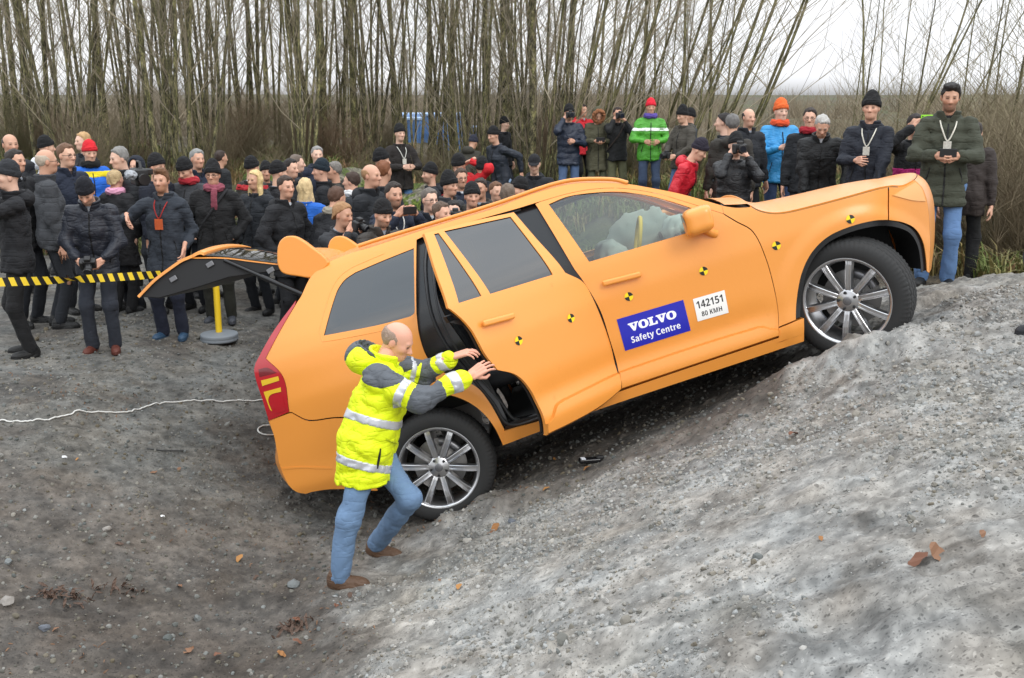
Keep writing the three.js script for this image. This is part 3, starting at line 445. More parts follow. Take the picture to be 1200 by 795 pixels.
// black door frames, pillars, wheel housings
both('door_pillar', panelGeo(outline([[[584, 248], [632, 235]], [[632, 235], [690, 325], [722, 390], [738, 454]], [[738, 454], [700, 468]], [[700, 468], [672, 370], [640, 305], [584, 248]]]), [], { off: -0.045, depth: 0.06 }), M.gloss);
both('rear_pillar_trim', panelGeo(outline([[[486, 281], [505, 275]], [[505, 275], [507, 320], [516, 362], [540, 400], [568, 440], [597, 500]], [[597, 500], [589, 503], [573, 474], [556, 455], [530, 445], [506, 436]], [[506, 436], [492, 400], [486, 365], [486, 281]]]), [], { off: -0.05, depth: 0.08 }), M.gloss);
for (const s of [1, -1]) for (const [off, r, k] of [[-0.035, 0.011, 0], [-0.06, 0.013, 9]]) mesh('door_seal', tubeGeo(edgePts([[610 - k, 246 + k * .3], [560, 261 + k * .3], [505 + k, 278 + k * .3], [498 + k, 300], [500 + k, 345], [508 + k, 378], [525 + k, 410], [552 + k, 443], [577 + k, 473], [596 + k, 499 - k * .5], [640, 488 - k * .5], [715, 459 - k * .5]], 60).map(q => V(q[0], q[1], s * (hw(...q) + off))), r, 8), M.seal, car);
both('door_frame_sill', panelGeo(outline([[[590, 504], [597, 497], [640, 485], [730, 451]], [[730, 451], [730, 458]], [[730, 458], [640, 492], [590, 506]]]), [], { off: -0.035, depth: 0.12 }), M.gloss);
function housing(pts, depth, mat, name) { const pos = [], idx = []; for (const s of [1, -1]) { const o = pos.length / 3; pts.forEach((q, i) => { const w = hw(...q) - 0.02; pos.push(q[0], q[1], s * w, q[0], q[1], s * (w - depth)); if (i) { const a = o + 2 * i - 2; idx.push(a, a + 1, a + 2, a + 2, a + 1, a + 3); } }); const g = new THREE.BufferGeometry(); g.setAttribute('position', new THREE.Float32BufferAttribute(pos.splice(0), 3)); g.setIndex(idx.splice(0)); g.computeVertexNormals(); mesh(name, g, mat, car); } }
const archRear = arcPts(REAR_ARCH, AR + 0.006, -8, 190, 30).map(q => q.l), archFront = edgePts([...archF].reverse().concat([[1059, 261], [1073, 268.5], [1082, 284], [1085.5, 303], [1086.5, 318]]), 36).map(q => [q[0] + (q[0] - 3.09) * 0.01, q[1] + 0.006]);
housing(archRear, 0.62, M.under, 'wheel_housing'); housing(archFront, 0.62, M.under, 'wheel_housing');
{ const c = [3.07, 0.2], inn = archFront.map(q => [q[0] + (c[0] - q[0]) * 0.085, q[1] + (c[1] - q[1]) * 0.085]); both('arch_liner', panelGeo((() => { const p = [...archFront, ...inn.reverse()]; return THREE.ShapeUtils.area(p.map(q => new THREE.Vector2(...q))) < 0 ? p.reverse() : p; })(), [], { off: -0.02, depth: 0.02 }), M.gloss); }
{ const b = (n, x0, x1, y0, y1, w, m) => { const g = new RoundedBoxGeometry(x1 - x0, y1 - y0, w * 2, 3, 0.02); g.translate((x0 + x1) / 2, (y0 + y1) / 2, 0); mesh(n, g, m, car); };
  b('floor_pan', 0.5, 2.62, 0.06, 0.13, 0.84, M.under); b('rear_floor', -0.92, 0.5, 0.3, 0.40, 0.5, M.under); b('boot_floor', -0.9, 0.3, 0.54, 0.58, 0.8, M.trim); b('dashboard', 2.05, 2.5, 0.62, 0.98, 0.8, M.trim); b('bulkhead', 2.5, 2.6, 0.1, 0.85, 0.6, M.under); b('engine_block', 2.7, 3.5, 0.25, 0.7, 0.42, M.under); b('rear_axle', -0.05, 0.05, -0.05, 0.05, 0.75, M.steel); b('headliner', 0.3, 1.75, 1.43, 1.45, 0.55, M.trim); b('rear_crossmember', -0.93, -0.85, 0.2, 0.6, 0.6, M.trim);
  for (const [sx, sz, far] of [[1.35, -0.4], [1.35, 0.4], [0.45, -0.48], [0.45, 0.0], [0.45, 0.48], [-0.35, -0.35], [-0.35, 0.35]]) {
    const st = new THREE.Group(); st.name = 'car_seat'; st.position.set(sx, 0.36, sz); car.add(st); const w = sx > 1 ? 0.5 : sx > 0 ? 0.44 : 0.5;
    const g1 = new RoundedBoxGeometry(0.5, 0.16, w, 4, 0.06); g1.translate(0.1, 0.08, 0); mesh('cushion', g1, M.seat, st);
    const g2 = new RoundedBoxGeometry(0.14, 0.62, w * 0.94, 4, 0.06); g2.translate(0, 0.31, 0); g2.rotateZ(0.22); g2.translate(-0.14, 0.1, 0); mesh('backrest', g2, M.seat, st);
    const g3 = new RoundedBoxGeometry(0.09, 0.17, 0.26, 4, 0.04); g3.rotateZ(0.15); g3.translate(-0.3, 0.82, 0); mesh('headrest', g3, M.seat, st);
  }
  const sw = new THREE.TorusGeometry(0.18, 0.017, 10, 36); sw.rotateY(Math.PI / 2 - 0.0); sw.rotateZ(-0.4); sw.translate(1.86, 0.98, -0.40); mesh('steering_wheel', sw, M.yellow, car);
  const bl = (n, c, r, f, m) => { const g = surfaceNets((x, y, z) => ell(x, y, z, 0, 0, 0, ...r) + 0.3 * Math.min(...r) * (0.6 * n3(x * f + 3, y * f, z * f) + 0.4 * n3(x * f * 2.6, y * f * 2.6, z * f * 2.6)), r.map(q => -q * 1.3), r.map(q => q * 1.3), 0.022); g.translate(...c); mesh(n, g, m, car); };
  bl('airbag', [1.62, 0.93, -0.36], [0.12, 0.14, 0.2], 9, M.bag); bl('curtain_airbag', [1.92, 1.02, -0.72], [0.28, 0.19, 0.03], 11, M.bag); bl('airbag', [2.12, 0.98, 0.3], [0.12, 0.12, 0.22], 9, M.bag);
}
// wheels
const wheelParts = (() => {
  const prof = [[0.272, -0.125], [0.285, -0.138], [0.315, -0.146], [0.345, -0.143], [0.368, -0.132], [0.383, -0.115]]; const ribs = [-0.115, -0.088, -0.083, -0.079, -0.074, -0.035, -0.031, -0.024, -0.020, 0.020, 0.024, 0.031, 0.035, 0.074, 0.079, 0.083, 0.088, 0.115];
  const P = [...prof]; ribs.slice(1, -1).forEach((w, i) => { const gr = [2, 3].includes(((i + 3) % 4) + 0) ; const inGroove = (Math.abs(Math.abs(w) - 0.081) < 0.003) || (Math.abs(Math.abs(w) - 0.0275) < 0.0045); P.push([(inGroove ? 0.381 : 0.391) - 0.006 * (w / 0.115) ** 2, w]); });
  prof.slice().reverse().forEach(q => P.push([q[0], -q[1]]));
  const N = 240, pos = [], idx = [], m = P.length;
  for (let i = 0; i <= N; i++) { const a = i / N * Math.PI * 2; for (let k = 0; k < m; k++) { let [r, w] = P[k]; const sipe = (i % 3 === 0), sh = Math.abs(w) > 0.087 && r > 0.36; if (sh && sipe) r -= 0.006; else if (r > 0.385 && Math.abs(w) < 0.09 && (i + (w > 0 ? 2 : 0)) % 5 === 0) r -= 0.0045; pos.push(r * Math.cos(a), r * Math.sin(a), w); } }
  for (let i = 0; i < N; i++) for (let k = 0; k < m - 1; k++) { const a = i * m + k, b = a + m; idx.push(a, b, a + 1, a + 1, b, b + 1); }
  const tyre = new THREE.BufferGeometry(); tyre.setAttribute('position', new THREE.Float32BufferAttribute(pos, 3)); tyre.setIndex(idx); tyre.computeVertexNormals();
  const lathe = (pts, n = 64) => { const g = new THREE.LatheGeometry(pts.map(q => new THREE.Vector2(q[0], q[1])), n); g.rotateX(Math.PI / 2); return g; };
  const rim = lathe([[0.284, 0.122], [0.289, 0.132], [0.283, 0.138], [0.272, 0.134], [0.262, 0.122], [0.258, 0.10], [0.250, 0.05], [0.244, -0.04], [0.258, -0.11], [0.278, -0.128]]);
  const hub = lathe([[0.001, 0.118], [0.03, 0.118], [0.034, 0.113], [0.062, 0.110], [0.078, 0.102], [0.084, 0.085], [0.084, 0.05]], 40);
  const capg = lathe([[0.001, 0.123], [0.024, 0.122], [0.029, 0.117]], 24);
  const disc = lathe([[0.001, 0.02], [0.085, 0.02], [0.09, 0.0], [0.185, 0.0], [0.185, -0.025], [0.09, -0.025]], 48);
  const spoke = (() => { // one spoke, two raised edges with a shallow channel
    const secs = [], R = [0.06, 0.09, 0.13, 0.17, 0.21, 0.24, 0.268];
    R.forEach((r, i) => { const t = i / (R.length - 1), hwid = lerp(0.0175, 0.0205, t), zf = 0.104 + 0.016 * Math.sin(t * Math.PI * 0.9) + 0.014 * t, zb = zf - lerp(0.045, 0.03, t), ch = 0.005 * sstep(0.05, 0.3, t); secs.push([[-hwid - 0.007, zb], [-hwid, zf - 0.003], [-hwid + 0.003, zf], [-hwid * 0.42, zf - 0.0005], [-hwid * 0.3, zf - ch], [hwid * 0.3, zf - ch], [hwid * 0.42, zf - 0.0005], [hwid - 0.003, zf], [hwid, zf - 0.003], [hwid + 0.007, zb]].map(q => [r, q[0], q[1]])); });
    const pos = [], m = 10; for (let i = 0; i < secs.length - 1; i++) for (let k = 0; k < m; k++) { const k2 = (k + 1) % m, a = secs[i][k], b = secs[i][k2], c = secs[i + 1][k], d = secs[i + 1][k2]; pos.push(...a, ...c, ...b, ...b, ...c, ...d); }
    const g = new THREE.BufferGeometry(); g.setAttribute('position', new THREE.Float32BufferAttribute(pos, 3)); g.computeVertexNormals(); return g;
  })();
  const nut = new THREE.CylinderGeometry(0.009, 0.010, 0.02, 6); nut.rotateX(Math.PI / 2);
  const cal = new THREE.TorusGeometry(0.165, 0.035, 8, 14, 1.1); cal.scale(1, 1, 1.2);
  return { tyre, rim, hub, capg, disc, spoke, nut, cal };
})();
const tyreMat = std(lin(0.021, 0.021, 0.021), 0.82), dustTyre = tyreMat;
function wheel(pos, side, steer = 0, camber = 0, spin = 0, label, size = 1) {
  const w = new THREE.Group(); w.name = 'wheel'; w.position.set(...pos); w.rotation.order = 'YXZ'; w.rotation.set(camber, (side > 0 ? 0 : Math.PI) + steer, 0); car.add(w);
  if (label) w.userData.label = label; w.scale.setScalar(size);
  const W = wheelParts; mesh('tyre', W.tyre, tyreMat, w); mesh('rim', W.rim, M.alloy, w);
  for (let i = 0; i < 10; i++) { const s = mesh('spoke', W.spoke, M.alloy, w); s.rotation.z = spin + i * Math.PI / 5; }
  mesh('hub', W.hub, M.alloy, w); mesh('hub_cap', W.capg, M.alloyDark, w); mesh('brake_disc', W.disc, M.steel, w); const c = mesh('brake_caliper', W.cal, M.alloyDark, w); c.rotation.z = 0.2;
  for (let i = 0; i < 5; i++) { const n = mesh('wheel_nut', W.nut, M.trim, w), a = spin + 0.3 + i * Math.PI * 0.4; n.position.set(0.056 * Math.cos(a), 0.056 * Math.sin(a), 0.116); }
}
wheel([0, 0, 0.80], 1, 0, 0, 0.30); wheel([0, 0, -0.80], -1);
wheel([3.02, 0.21, 0.82], 1, -0.52, 0.0, -0.02, 'front wheel turned outwards and sunk in the soil', 1.04); wheel([3.02, 0.21, -0.80], -1, -0.46);
// tailgate, held up on its strut
{
  const tg = new THREE.Group(); tg.name = 'tailgate'; tg.userData.label = 'raised tailgate with dark glass and orange lower panel'; car.add(tg);
  const strip = (px, w, thick, n = 14, crown = 0.04) => { const e = px.map(q => onPlane(q[0], q[1], w)), pos = [], idx = []; e.forEach((q, i) => { const a = e[Math.max(0, i - 1)], b = e[Math.min(e.length - 1, i + 1)], t = b.clone().sub(a).normalize(), nn = V(t.y, -t.x, 0); if (nn.y < 0) nn.negate(); for (let k = 0; k < 2; k++) for (let j = 0; j <= n; j++) { const s = lerp(-1, 1, j / n), c = crown * (1 - s * s) - (k ? thick : 0); pos.push(q.x + nn.x * c, q.y + nn.y * c, s * w); } }); const m = n + 1; for (let i = 0; i < e.length - 1; i++) for (let k = 0; k < 2; k++) for (let j = 0; j < n; j++) { const a = (i * 2 + k) * m + j, b = a + 2 * m; idx.push(a, a + 1, b, b, a + 1, b + 1); } for (let i = 0; i < e.length - 1; i++) for (const j of [0, n]) { const a = i * 2 * m + j, b = a + m, c = a + 2 * m, d = c + m; idx.push(a, b, c, c, b, d); } for (const i of [0, e.length - 1]) for (let j = 0; j < n; j++) { const a = i * 2 * m + j, b = a + m; idx.push(a, b, a + 1, a + 1, b, b + 1); } const g = new THREE.BufferGeometry(); g.setAttribute('position', new THREE.Float32BufferAttribute(pos, 3)); g.setIndex(idx); return g.toNonIndexed(); };
  const fin = g => { const m = mergeVertices(g, 1e-4); m.computeVertexNormals(); return m; };
  const smooth = (px, n) => spline(px, n).map(q => [q.x, q.y]);
  mesh('glass', fin(strip(smooth([[330, 308], [296, 304], [262, 300], [240, 299], [223, 300]], 12), 0.60, 0.006)), std(lin(0.008, 0.009, 0.01), 0.04), tg);
  mesh('outer_panel', fin(strip(smooth([[224, 299], [212, 304], [200, 312], [180, 327], [170, 337], [160.5, 347]], 12), 0.62, 0.02, 14, 0.03)), M.paint, tg);
  mesh('handle_lip', fin(strip(smooth([[240, 296.5], [235, 294.5], [229, 296], [222, 300.5]], 8), 0.61, 0.022, 14, 0.035)), M.paint, tg);
  const inner = [[330, 311], [262, 304], [223, 304], [200, 316], [180, 332], [164, 347], [187, 348.5], [233, 335.5], [269, 324], [330, 316]].map(q => onPlane(q[0], q[1], 0.585));
  const sh = new THREE.Shape(inner.map(q => new THREE.Vector2(q.x, q.y))), ig = new THREE.ExtrudeGeometry(sh, { depth: 1.17, bevelEnabled: true, bevelSize: 0.008, bevelThickness: 0.01, bevelSegments: 2 }); ig.translate(0, 0, -0.585); mesh('inner_trim', ig, M.trim, tg);
  mesh('frame_edge', fin(strip(smooth([[330, 310], [296, 306], [262, 302], [223, 302]], 8), 0.607, 0.008, 14, 0.02)), M.paint, tg);
  const so = [[326.6, 290], [329, 284], [334, 279.5], [339, 278.3], [345.4, 279], [354, 283.5], [363, 290], [383, 308], [374, 318], [365.6, 324], [350, 322.5], [331.6, 318.5], [327, 311], [326, 300]];
  for (const s of [1, -1]) { const e = so.map(q => onPlane(q[0], q[1], 0.66)), g = new THREE.ExtrudeGeometry(new THREE.Shape(spline([...e.map(q => [q.x, q.y]), [e[0].x, e[0].y]], 60).map(q => new THREE.Vector2(q.x, q.y))), { depth: 0.05, bevelEnabled: true, bevelSize: 0.01, bevelThickness: 0.012, bevelSegments: 3 }); g.translate(s > 0 ? 0 : 0.08, s > 0 ? 0 : -0.05, s > 0 ? 0.60 : -0.66); mesh('spoiler_side', g, M.paint, tg); }
  mesh('spoiler', fin(strip(smooth([[384, 312], [365, 302], [345, 300], [330, 303]], 8), 0.60, 0.03)), M.paint, tg);
  for (const s of [1, -1]) { const a = onPlane(262.5, 305, 0.60), b = onPlane(354, 345, 0.66); a.z *= s; b.z *= s; const m = a.clone().lerp(b, 0.48); mesh('strut', mergeGeometries([tubeGeo([a, m], 0.014, 10), tubeGeo([m, b], 0.019, 10)]), M.gloss, tg); }
  for (const [u, v] of [[246, 310], [203, 327], [317, 317]]) { const p = onPlane(u, v, 0.60), g = new RoundedBoxGeometry(0.055, 0.035, 0.012, 2, 0.004); g.rotateZ(0.2); g.translate(p.x, p.y, p.z + 0.003); mesh('bracket', g, M.alloyDark, tg); }
}

// ---------------------------------------------------------------- bare trees, shrubs, rocks, grass, far wood
const barkMap = noiseTexture(256, (x, y) => { const v = 0.62 + 0.5 * (tn(x, y, 8, 31) - 0.5) + 0.5 * (tn(x, y, 32, 32) - 0.5) + 0.3 * (tn(x, y, 96, 33) - 0.5), g = tn(x, y, 6, 35); return [v, v * lerp(0.97, 1.03, g), v * lerp(0.96, 0.86, g)]; }, true); barkMap.repeat.set(2, 1.2);
const barkMats = [lin(0.38, 0.345, 0.20), lin(0.33, 0.295, 0.185), lin(0.43, 0.385, 0.24), lin(0.28, 0.25, 0.155)].map(c => std(c, 0.9, { map: barkMap, bumpMap: barkMap, bumpScale: 0.006 }));
const twigMats = [lin(0.30, 0.255, 0.175), lin(0.25, 0.21, 0.155), lin(0.33, 0.28, 0.20), lin(0.25, 0.22, 0.13)].map(c => std(c, 0.9));
function wander(r, p, dir, len, seg, wob, bend) { const pts = [p.clone()], d = dir.clone().normalize(); for (let i = 0; i < seg; i++) { d.add(V((r() - 0.5) * wob, (r() - 0.5) * wob * 0.5 + bend, (r() - 0.5) * wob)).normalize(); pts.push(pts[pts.length - 1].clone().addScaledVector(d, len / seg)); } return pts; }
function makeTree(seed, { stems = 2, h = 9, r0 = 0.08, lean = 0.12, spread = 0.35, dense = 1, low = 0.12, fine = 1, lx = 0 }) {
  const r = rng(seed), T = [], B = [];
  const branch = (pts, ra, rb, lvl) => {
    const n = pts.length, rad = pts.map((_, i) => lerp(ra, rb, i / (n - 1))); (lvl < 1 ? T : B).push(tubeGeo(pts, rad, lvl === 0 ? 7 : lvl === 1 ? 4 : 3, lvl > 0));
    const L0 = pts[0].distanceTo(pts[n - 1]);
    if (lvl === 2) return;
    const k = lvl === 0 ? Math.round((12 + r() * 8) * dense) : Math.round((4 + r() * 4) * fine);
    for (let i = 0; i < k; i++) {
      const t = lvl === 0 ? lerp(low, 0.95, Math.pow((i + r()) / k, 0.9)) : lerp(0.15, 0.95, (i + r()) / k), f = t * (n - 1), a = Math.floor(f), p = pts[a].clone().lerp(pts[Math.min(n - 1, a + 1)], f - a), tan = pts[Math.min(n - 1, a + 1)].clone().sub(pts[a]).normalize();
      const az = r() * 6.283, side = V(Math.cos(az), 0, Math.sin(az)).addScaledVector(tan, -0.0), ang = lvl === 0 ? 0.45 + r() * 0.45 : 0.5 + r() * 0.5, dir = tan.clone().multiplyScalar(Math.cos(ang)).addScaledVector(side, Math.sin(ang)).normalize();
      const len = lvl === 0 ? (0.9 + r() * 1.9) * (1 - t * 0.45) : L0 * (0.22 + r() * 0.35), rb0 = lerp(ra, rb, t) * (lvl === 0 ? 0.34 : 0.6);
      branch(wander(r, p, dir, len, lvl === 0 ? 4 : 2, 0.35, 0.10), Math.max(0.0036, Math.min(rb0, 0.017)), 0.002, lvl + 1);
    }
  };
  for (let s = 0; s < stems; s++) { const az = r() * 6.283, o = s ? 0.12 + r() * 0.22 : 0, d = V(Math.cos(az) * lean * (0.5 + r()) + lx, 1, Math.sin(az) * lean * (0.5 + r())), hh = h * (0.8 + r() * 0.3), ra = r0 * (0.65 + r() * 0.5); branch(wander(r, V(Math.cos(az) * o, -0.15, Math.sin(az) * o), d, hh, 10, 0.10, 0.015), ra, ra * 0.22, 0); }
  return { trunk: mergeGeometries(T), crown: mergeGeometries(B) };
}
const treeKinds = [
  makeTree(11, { stems: 1, r0: 0.075, lean: 0.05 }), makeTree(12, { stems: 2, r0: 0.055, lean: 0.06 }), makeTree(13, { stems: 3, r0: 0.045, lean: 0.09 }), makeTree(14, { stems: 1, r0: 0.06, lean: 0.04 }),
  makeTree(15, { stems: 3, r0: 0.045, lean: 0.11 }), makeTree(16, { stems: 4, r0: 0.035, lean: 0.13 }), makeTree(17, { stems: 4, r0: 0.028, h: 6.5, lean: 0.30, dense: 0.8, lx: 0.25 }), makeTree(18, { stems: 3, r0: 0.025, h: 5, lean: 0.32, dense: 0.6, lx: 0.34 })
];
const treeProtos = treeKinds.map((t, i) => { const o = new THREE.Group(); mesh('trunk', t.trunk, barkMats[i % 4], o); mesh('crown', t.crown, twigMats[i % 4], o); return o; });
function plantTree(kind, x, z, turn, sc, name, label, group, sy = 1) { const o = treeProtos[kind].clone(); o.name = numbered(name); scene.add(o); o.position.set(x, terrain(x, z) - 0.06, z); o.rotation.y = turn; o.scale.set(sc, sc * sy, sc); o.traverse(m => { m.castShadow = m.receiveShadow = true; }); tag(o, label, 'tree', group); return o; }
{
  const r = rng(5), WL = 'slender bare trunk in the leafless wood behind the crowd', WG = 'bare trees of the wood behind the crowd';
  const us = [-25, 3, 28, 42, 62, 76, 98, 112, 128, 152, 168, 184, 192, 201, 222, 231, 250, 266, 290, 298, 320, 350, 360, 376, 384, 401, 418, 440, 465, 478, 500, 520, 531, 543, 556, 566, 576, 588, 604, 618, 634, 650, 668];
  us.forEach((u, i) => { const d = 18.5 + r() * 6 + (u > 430 && u < 560 ? 2.5 : 0), p = at(u + (r() - 0.5) * 4, 190, d); plantTree([0, 3, 1, 2, 4, 0, 3, 5][Math.floor(r() * 8)], p.x, p.z, r() * 6.28, 0.8 + r() * 0.4, 'bare_tree', WL, WG); });
  us.forEach((u, i) => { if (i % 3 === 2) return; const p = at(u + (i % 2 ? 6 : -7) + (r() - 0.5) * 8, 190, 19.5 + r() * 5); plantTree([5, 4, 2, 1][i % 4], p.x, p.z, r() * 6.28, 0.65 + r() * 0.35, 'bare_tree', WL, WG); });
  for (let i = 0; i < 22; i++) { const u = -60 + i * 33 + r() * 20, d = 25 + r() * 11, p = at(u, 190, d); plantTree(Math.floor(r() * 6), p.x, p.z, r() * 6.28, 0.9 + r() * 0.4, 'bare_tree', WL, WG); }
  const SL = 'thin arching sapling at the thinning edge of the wood', SG = 'saplings at the edge of the wood';
  for (const [u, d, k] of [[648, 19.5, 6], [672, 21, 6], [695, 20, 6], [716, 22, 6], [738, 20.5, 7], [757, 22, 6], [776, 20, 6], [793, 23, 7], [806, 20, 6], [822, 24, 7], [842, 21, 6]]) { const p = at(u, 190, d); plantTree(k, p.x, p.z, (r() - 0.5) * 0.9, 1 + r() * 0.35, 'sapling', SL, SG); }
  const RL = 'thin leafless tree rising beyond the front of the car', RG = 'thin trees beyond the front of the car';
  for (const [u, d, k] of [[1000, 21, 7], [1024, 19, 6], [1058, 20, 7], [1130, 15, 7], [1165, 14, 7], [1190, 13.5, 7]]) { const p = at(u, 190, d); plantTree(k, p.x, p.z, (r() - 0.5) * 1.0, 0.8 + r() * 0.3, 'thin_tree', RL, RG); }
  // low tangled shrubs
  const shrub = (seed, n, h, spread) => { const q = rng(seed), g = []; for (let i = 0; i < n; i++) { const az = q() * 6.283, a = spread * (0.15 + q()), p = V((q() - 0.5) * 0.5, -0.05, (q() - 0.5) * 0.5), hh = h * (0.5 + q() * 0.6), pts = wander(q, p, V(Math.cos(az) * a, 1, Math.sin(az) * a), hh, 5, 0.35, 0.0); g.push(tubeGeo(pts, pts.map((_, k) => lerp(0.008, 0.0025, k / 5)), 3, true)); for (let j = 0; j < 6; j++) { const f = Math.floor(1 + q() * 4), az2 = q() * 6.283; g.push(tubeGeo(wander(q, pts[f], V(Math.cos(az2) * 0.8, 0.7, Math.sin(az2) * 0.8), hh * (0.2 + q() * 0.3), 2, 0.4, 0), [0.004, 0.003, 0.002], 3, true)); } } return mergeGeometries(g); };
  const shrubs = [shrub(31, 60, 1.7, 0.55), shrub(32, 75, 1.3, 0.8), shrub(33, 90, 2.3, 0.45)], sm = [std(lin(0.16, 0.125, 0.075), 0.9), std(lin(0.13, 0.115, 0.06), 0.9), std(lin(0.20, 0.165, 0.10), 0.9), std(lin(0.15, 0.10, 0.06), 0.9)];
  const put = (u, d, k, sc, label, group, off = 0) => { const p = at(u, 190, d), o = thing('shrub', label, 'shrub', [p.x, terrain(p.x, p.z) - 0.03, p.z], r() * 6.28, group); o.scale.set(sc, sc * (0.8 + r() * 0.4), sc); mesh('twigs', shrubs[k], sm[Math.floor(r() * 4)], o); };
  for (let i = 0; i < 46; i++) { const u = -40 + i * 19.5 + r() * 12; put(u, 17.2 + r() * 7 + (u > 640 ? 2 : 0), Math.floor(r() * 3), (0.42 + r() * 0.42) * lerp(1, 0.8, sstep(600, 760, u)), 'leafless brown undergrowth shrub at the foot of the wood', 'undergrowth shrubs along the wood'); }
  for (const [u, d, k, s] of [[1118, 11.6, 0, 0.8], [1135, 12.5, 2, 0.9], [1150, 11.8, 0, 1.0], [1163, 11.2, 1, 0.9], [1178, 12, 2, 1.0], [1190, 10.8, 0, 0.9], [1205, 11.6, 2, 1.05], [1222, 10.6, 1, 1.0], [1160, 14, 2, 0.9], [1195, 14, 2, 0.9], [1110, 15, 2, 0.8], [1060, 17, 2, 0.75], [1010, 18, 2, 0.7], [1035, 17.5, 0, 0.8]]) put(u, d, k, s, 'dense brown brush of thin stems beside the end of the bank', 'brush beside the bank');
}
{ // rocks with moss
  const r = rng(8), mossy = [lin(0.13, 0.125, 0.10), lin(0.10, 0.108, 0.06), lin(0.155, 0.15, 0.13)];
  const mossMap = noiseTexture(256, (x, y) => { const m = sstep(0.42, 0.6, tn(x, y, 7, 41) * 0.6 + tn(x, y, 23, 42) * 0.4), v = 0.7 + 0.5 * (tn(x, y, 60, 43) - 0.5); return [v * lerp(1, 0.72, m), v * lerp(0.98, 0.86, m), v * lerp(0.92, 0.36, m)]; }, true);
  const rockM = mossy.map(c => std(c.clone().multiplyScalar(2.1), 0.95, { map: mossMap }));
  [[236, 186, 17.6, 0.5], [262, 190, 17.2, 0.55], [283, 196, 17.7, 0.42], [310, 184, 17.6, 0.6], [330, 178, 18.4, 0.5], [352, 200, 17.3, 0.45], [398, 186, 17.4, 0.95], [430, 198, 17.6, 0.5], [486, 200, 17.7, 0.7], [506, 214, 17.0, 0.5], [170, 176, 17.9, 0.5], [148, 180, 18.3, 0.5], [112, 176, 17.9, 0.45], [30, 178, 17.9, 0.55], [66, 174, 18.3, 0.5], [650, 205, 18.5, 0.35]].forEach(([u, v, d, s], i) => {
    const p = at(u, v, d); const g = stoneGeo(i * 3.7 + 20, 3), uv = []; for (let k = 0; k < g.attributes.position.count; k++) uv.push(g.attributes.position.getX(k) * 0.6 + g.attributes.position.getZ(k) * 0.5, g.attributes.position.getY(k) * 0.8); g.setAttribute('uv', new THREE.Float32BufferAttribute(uv, 2));
    const m = mesh('mossy_rock', g, rockM[i % 3], scene); const gy = terrain(p.x, p.z); m.position.set(p.x, gy + s * 0.25, p.z); m.scale.set(s * (1.1 + r() * 0.5), s, s); m.rotation.y = r() * 6; tag(m, 'grey boulder with green moss at the edge of the wood', 'rock', 'mossy boulders at the edge of the wood');
  });
}
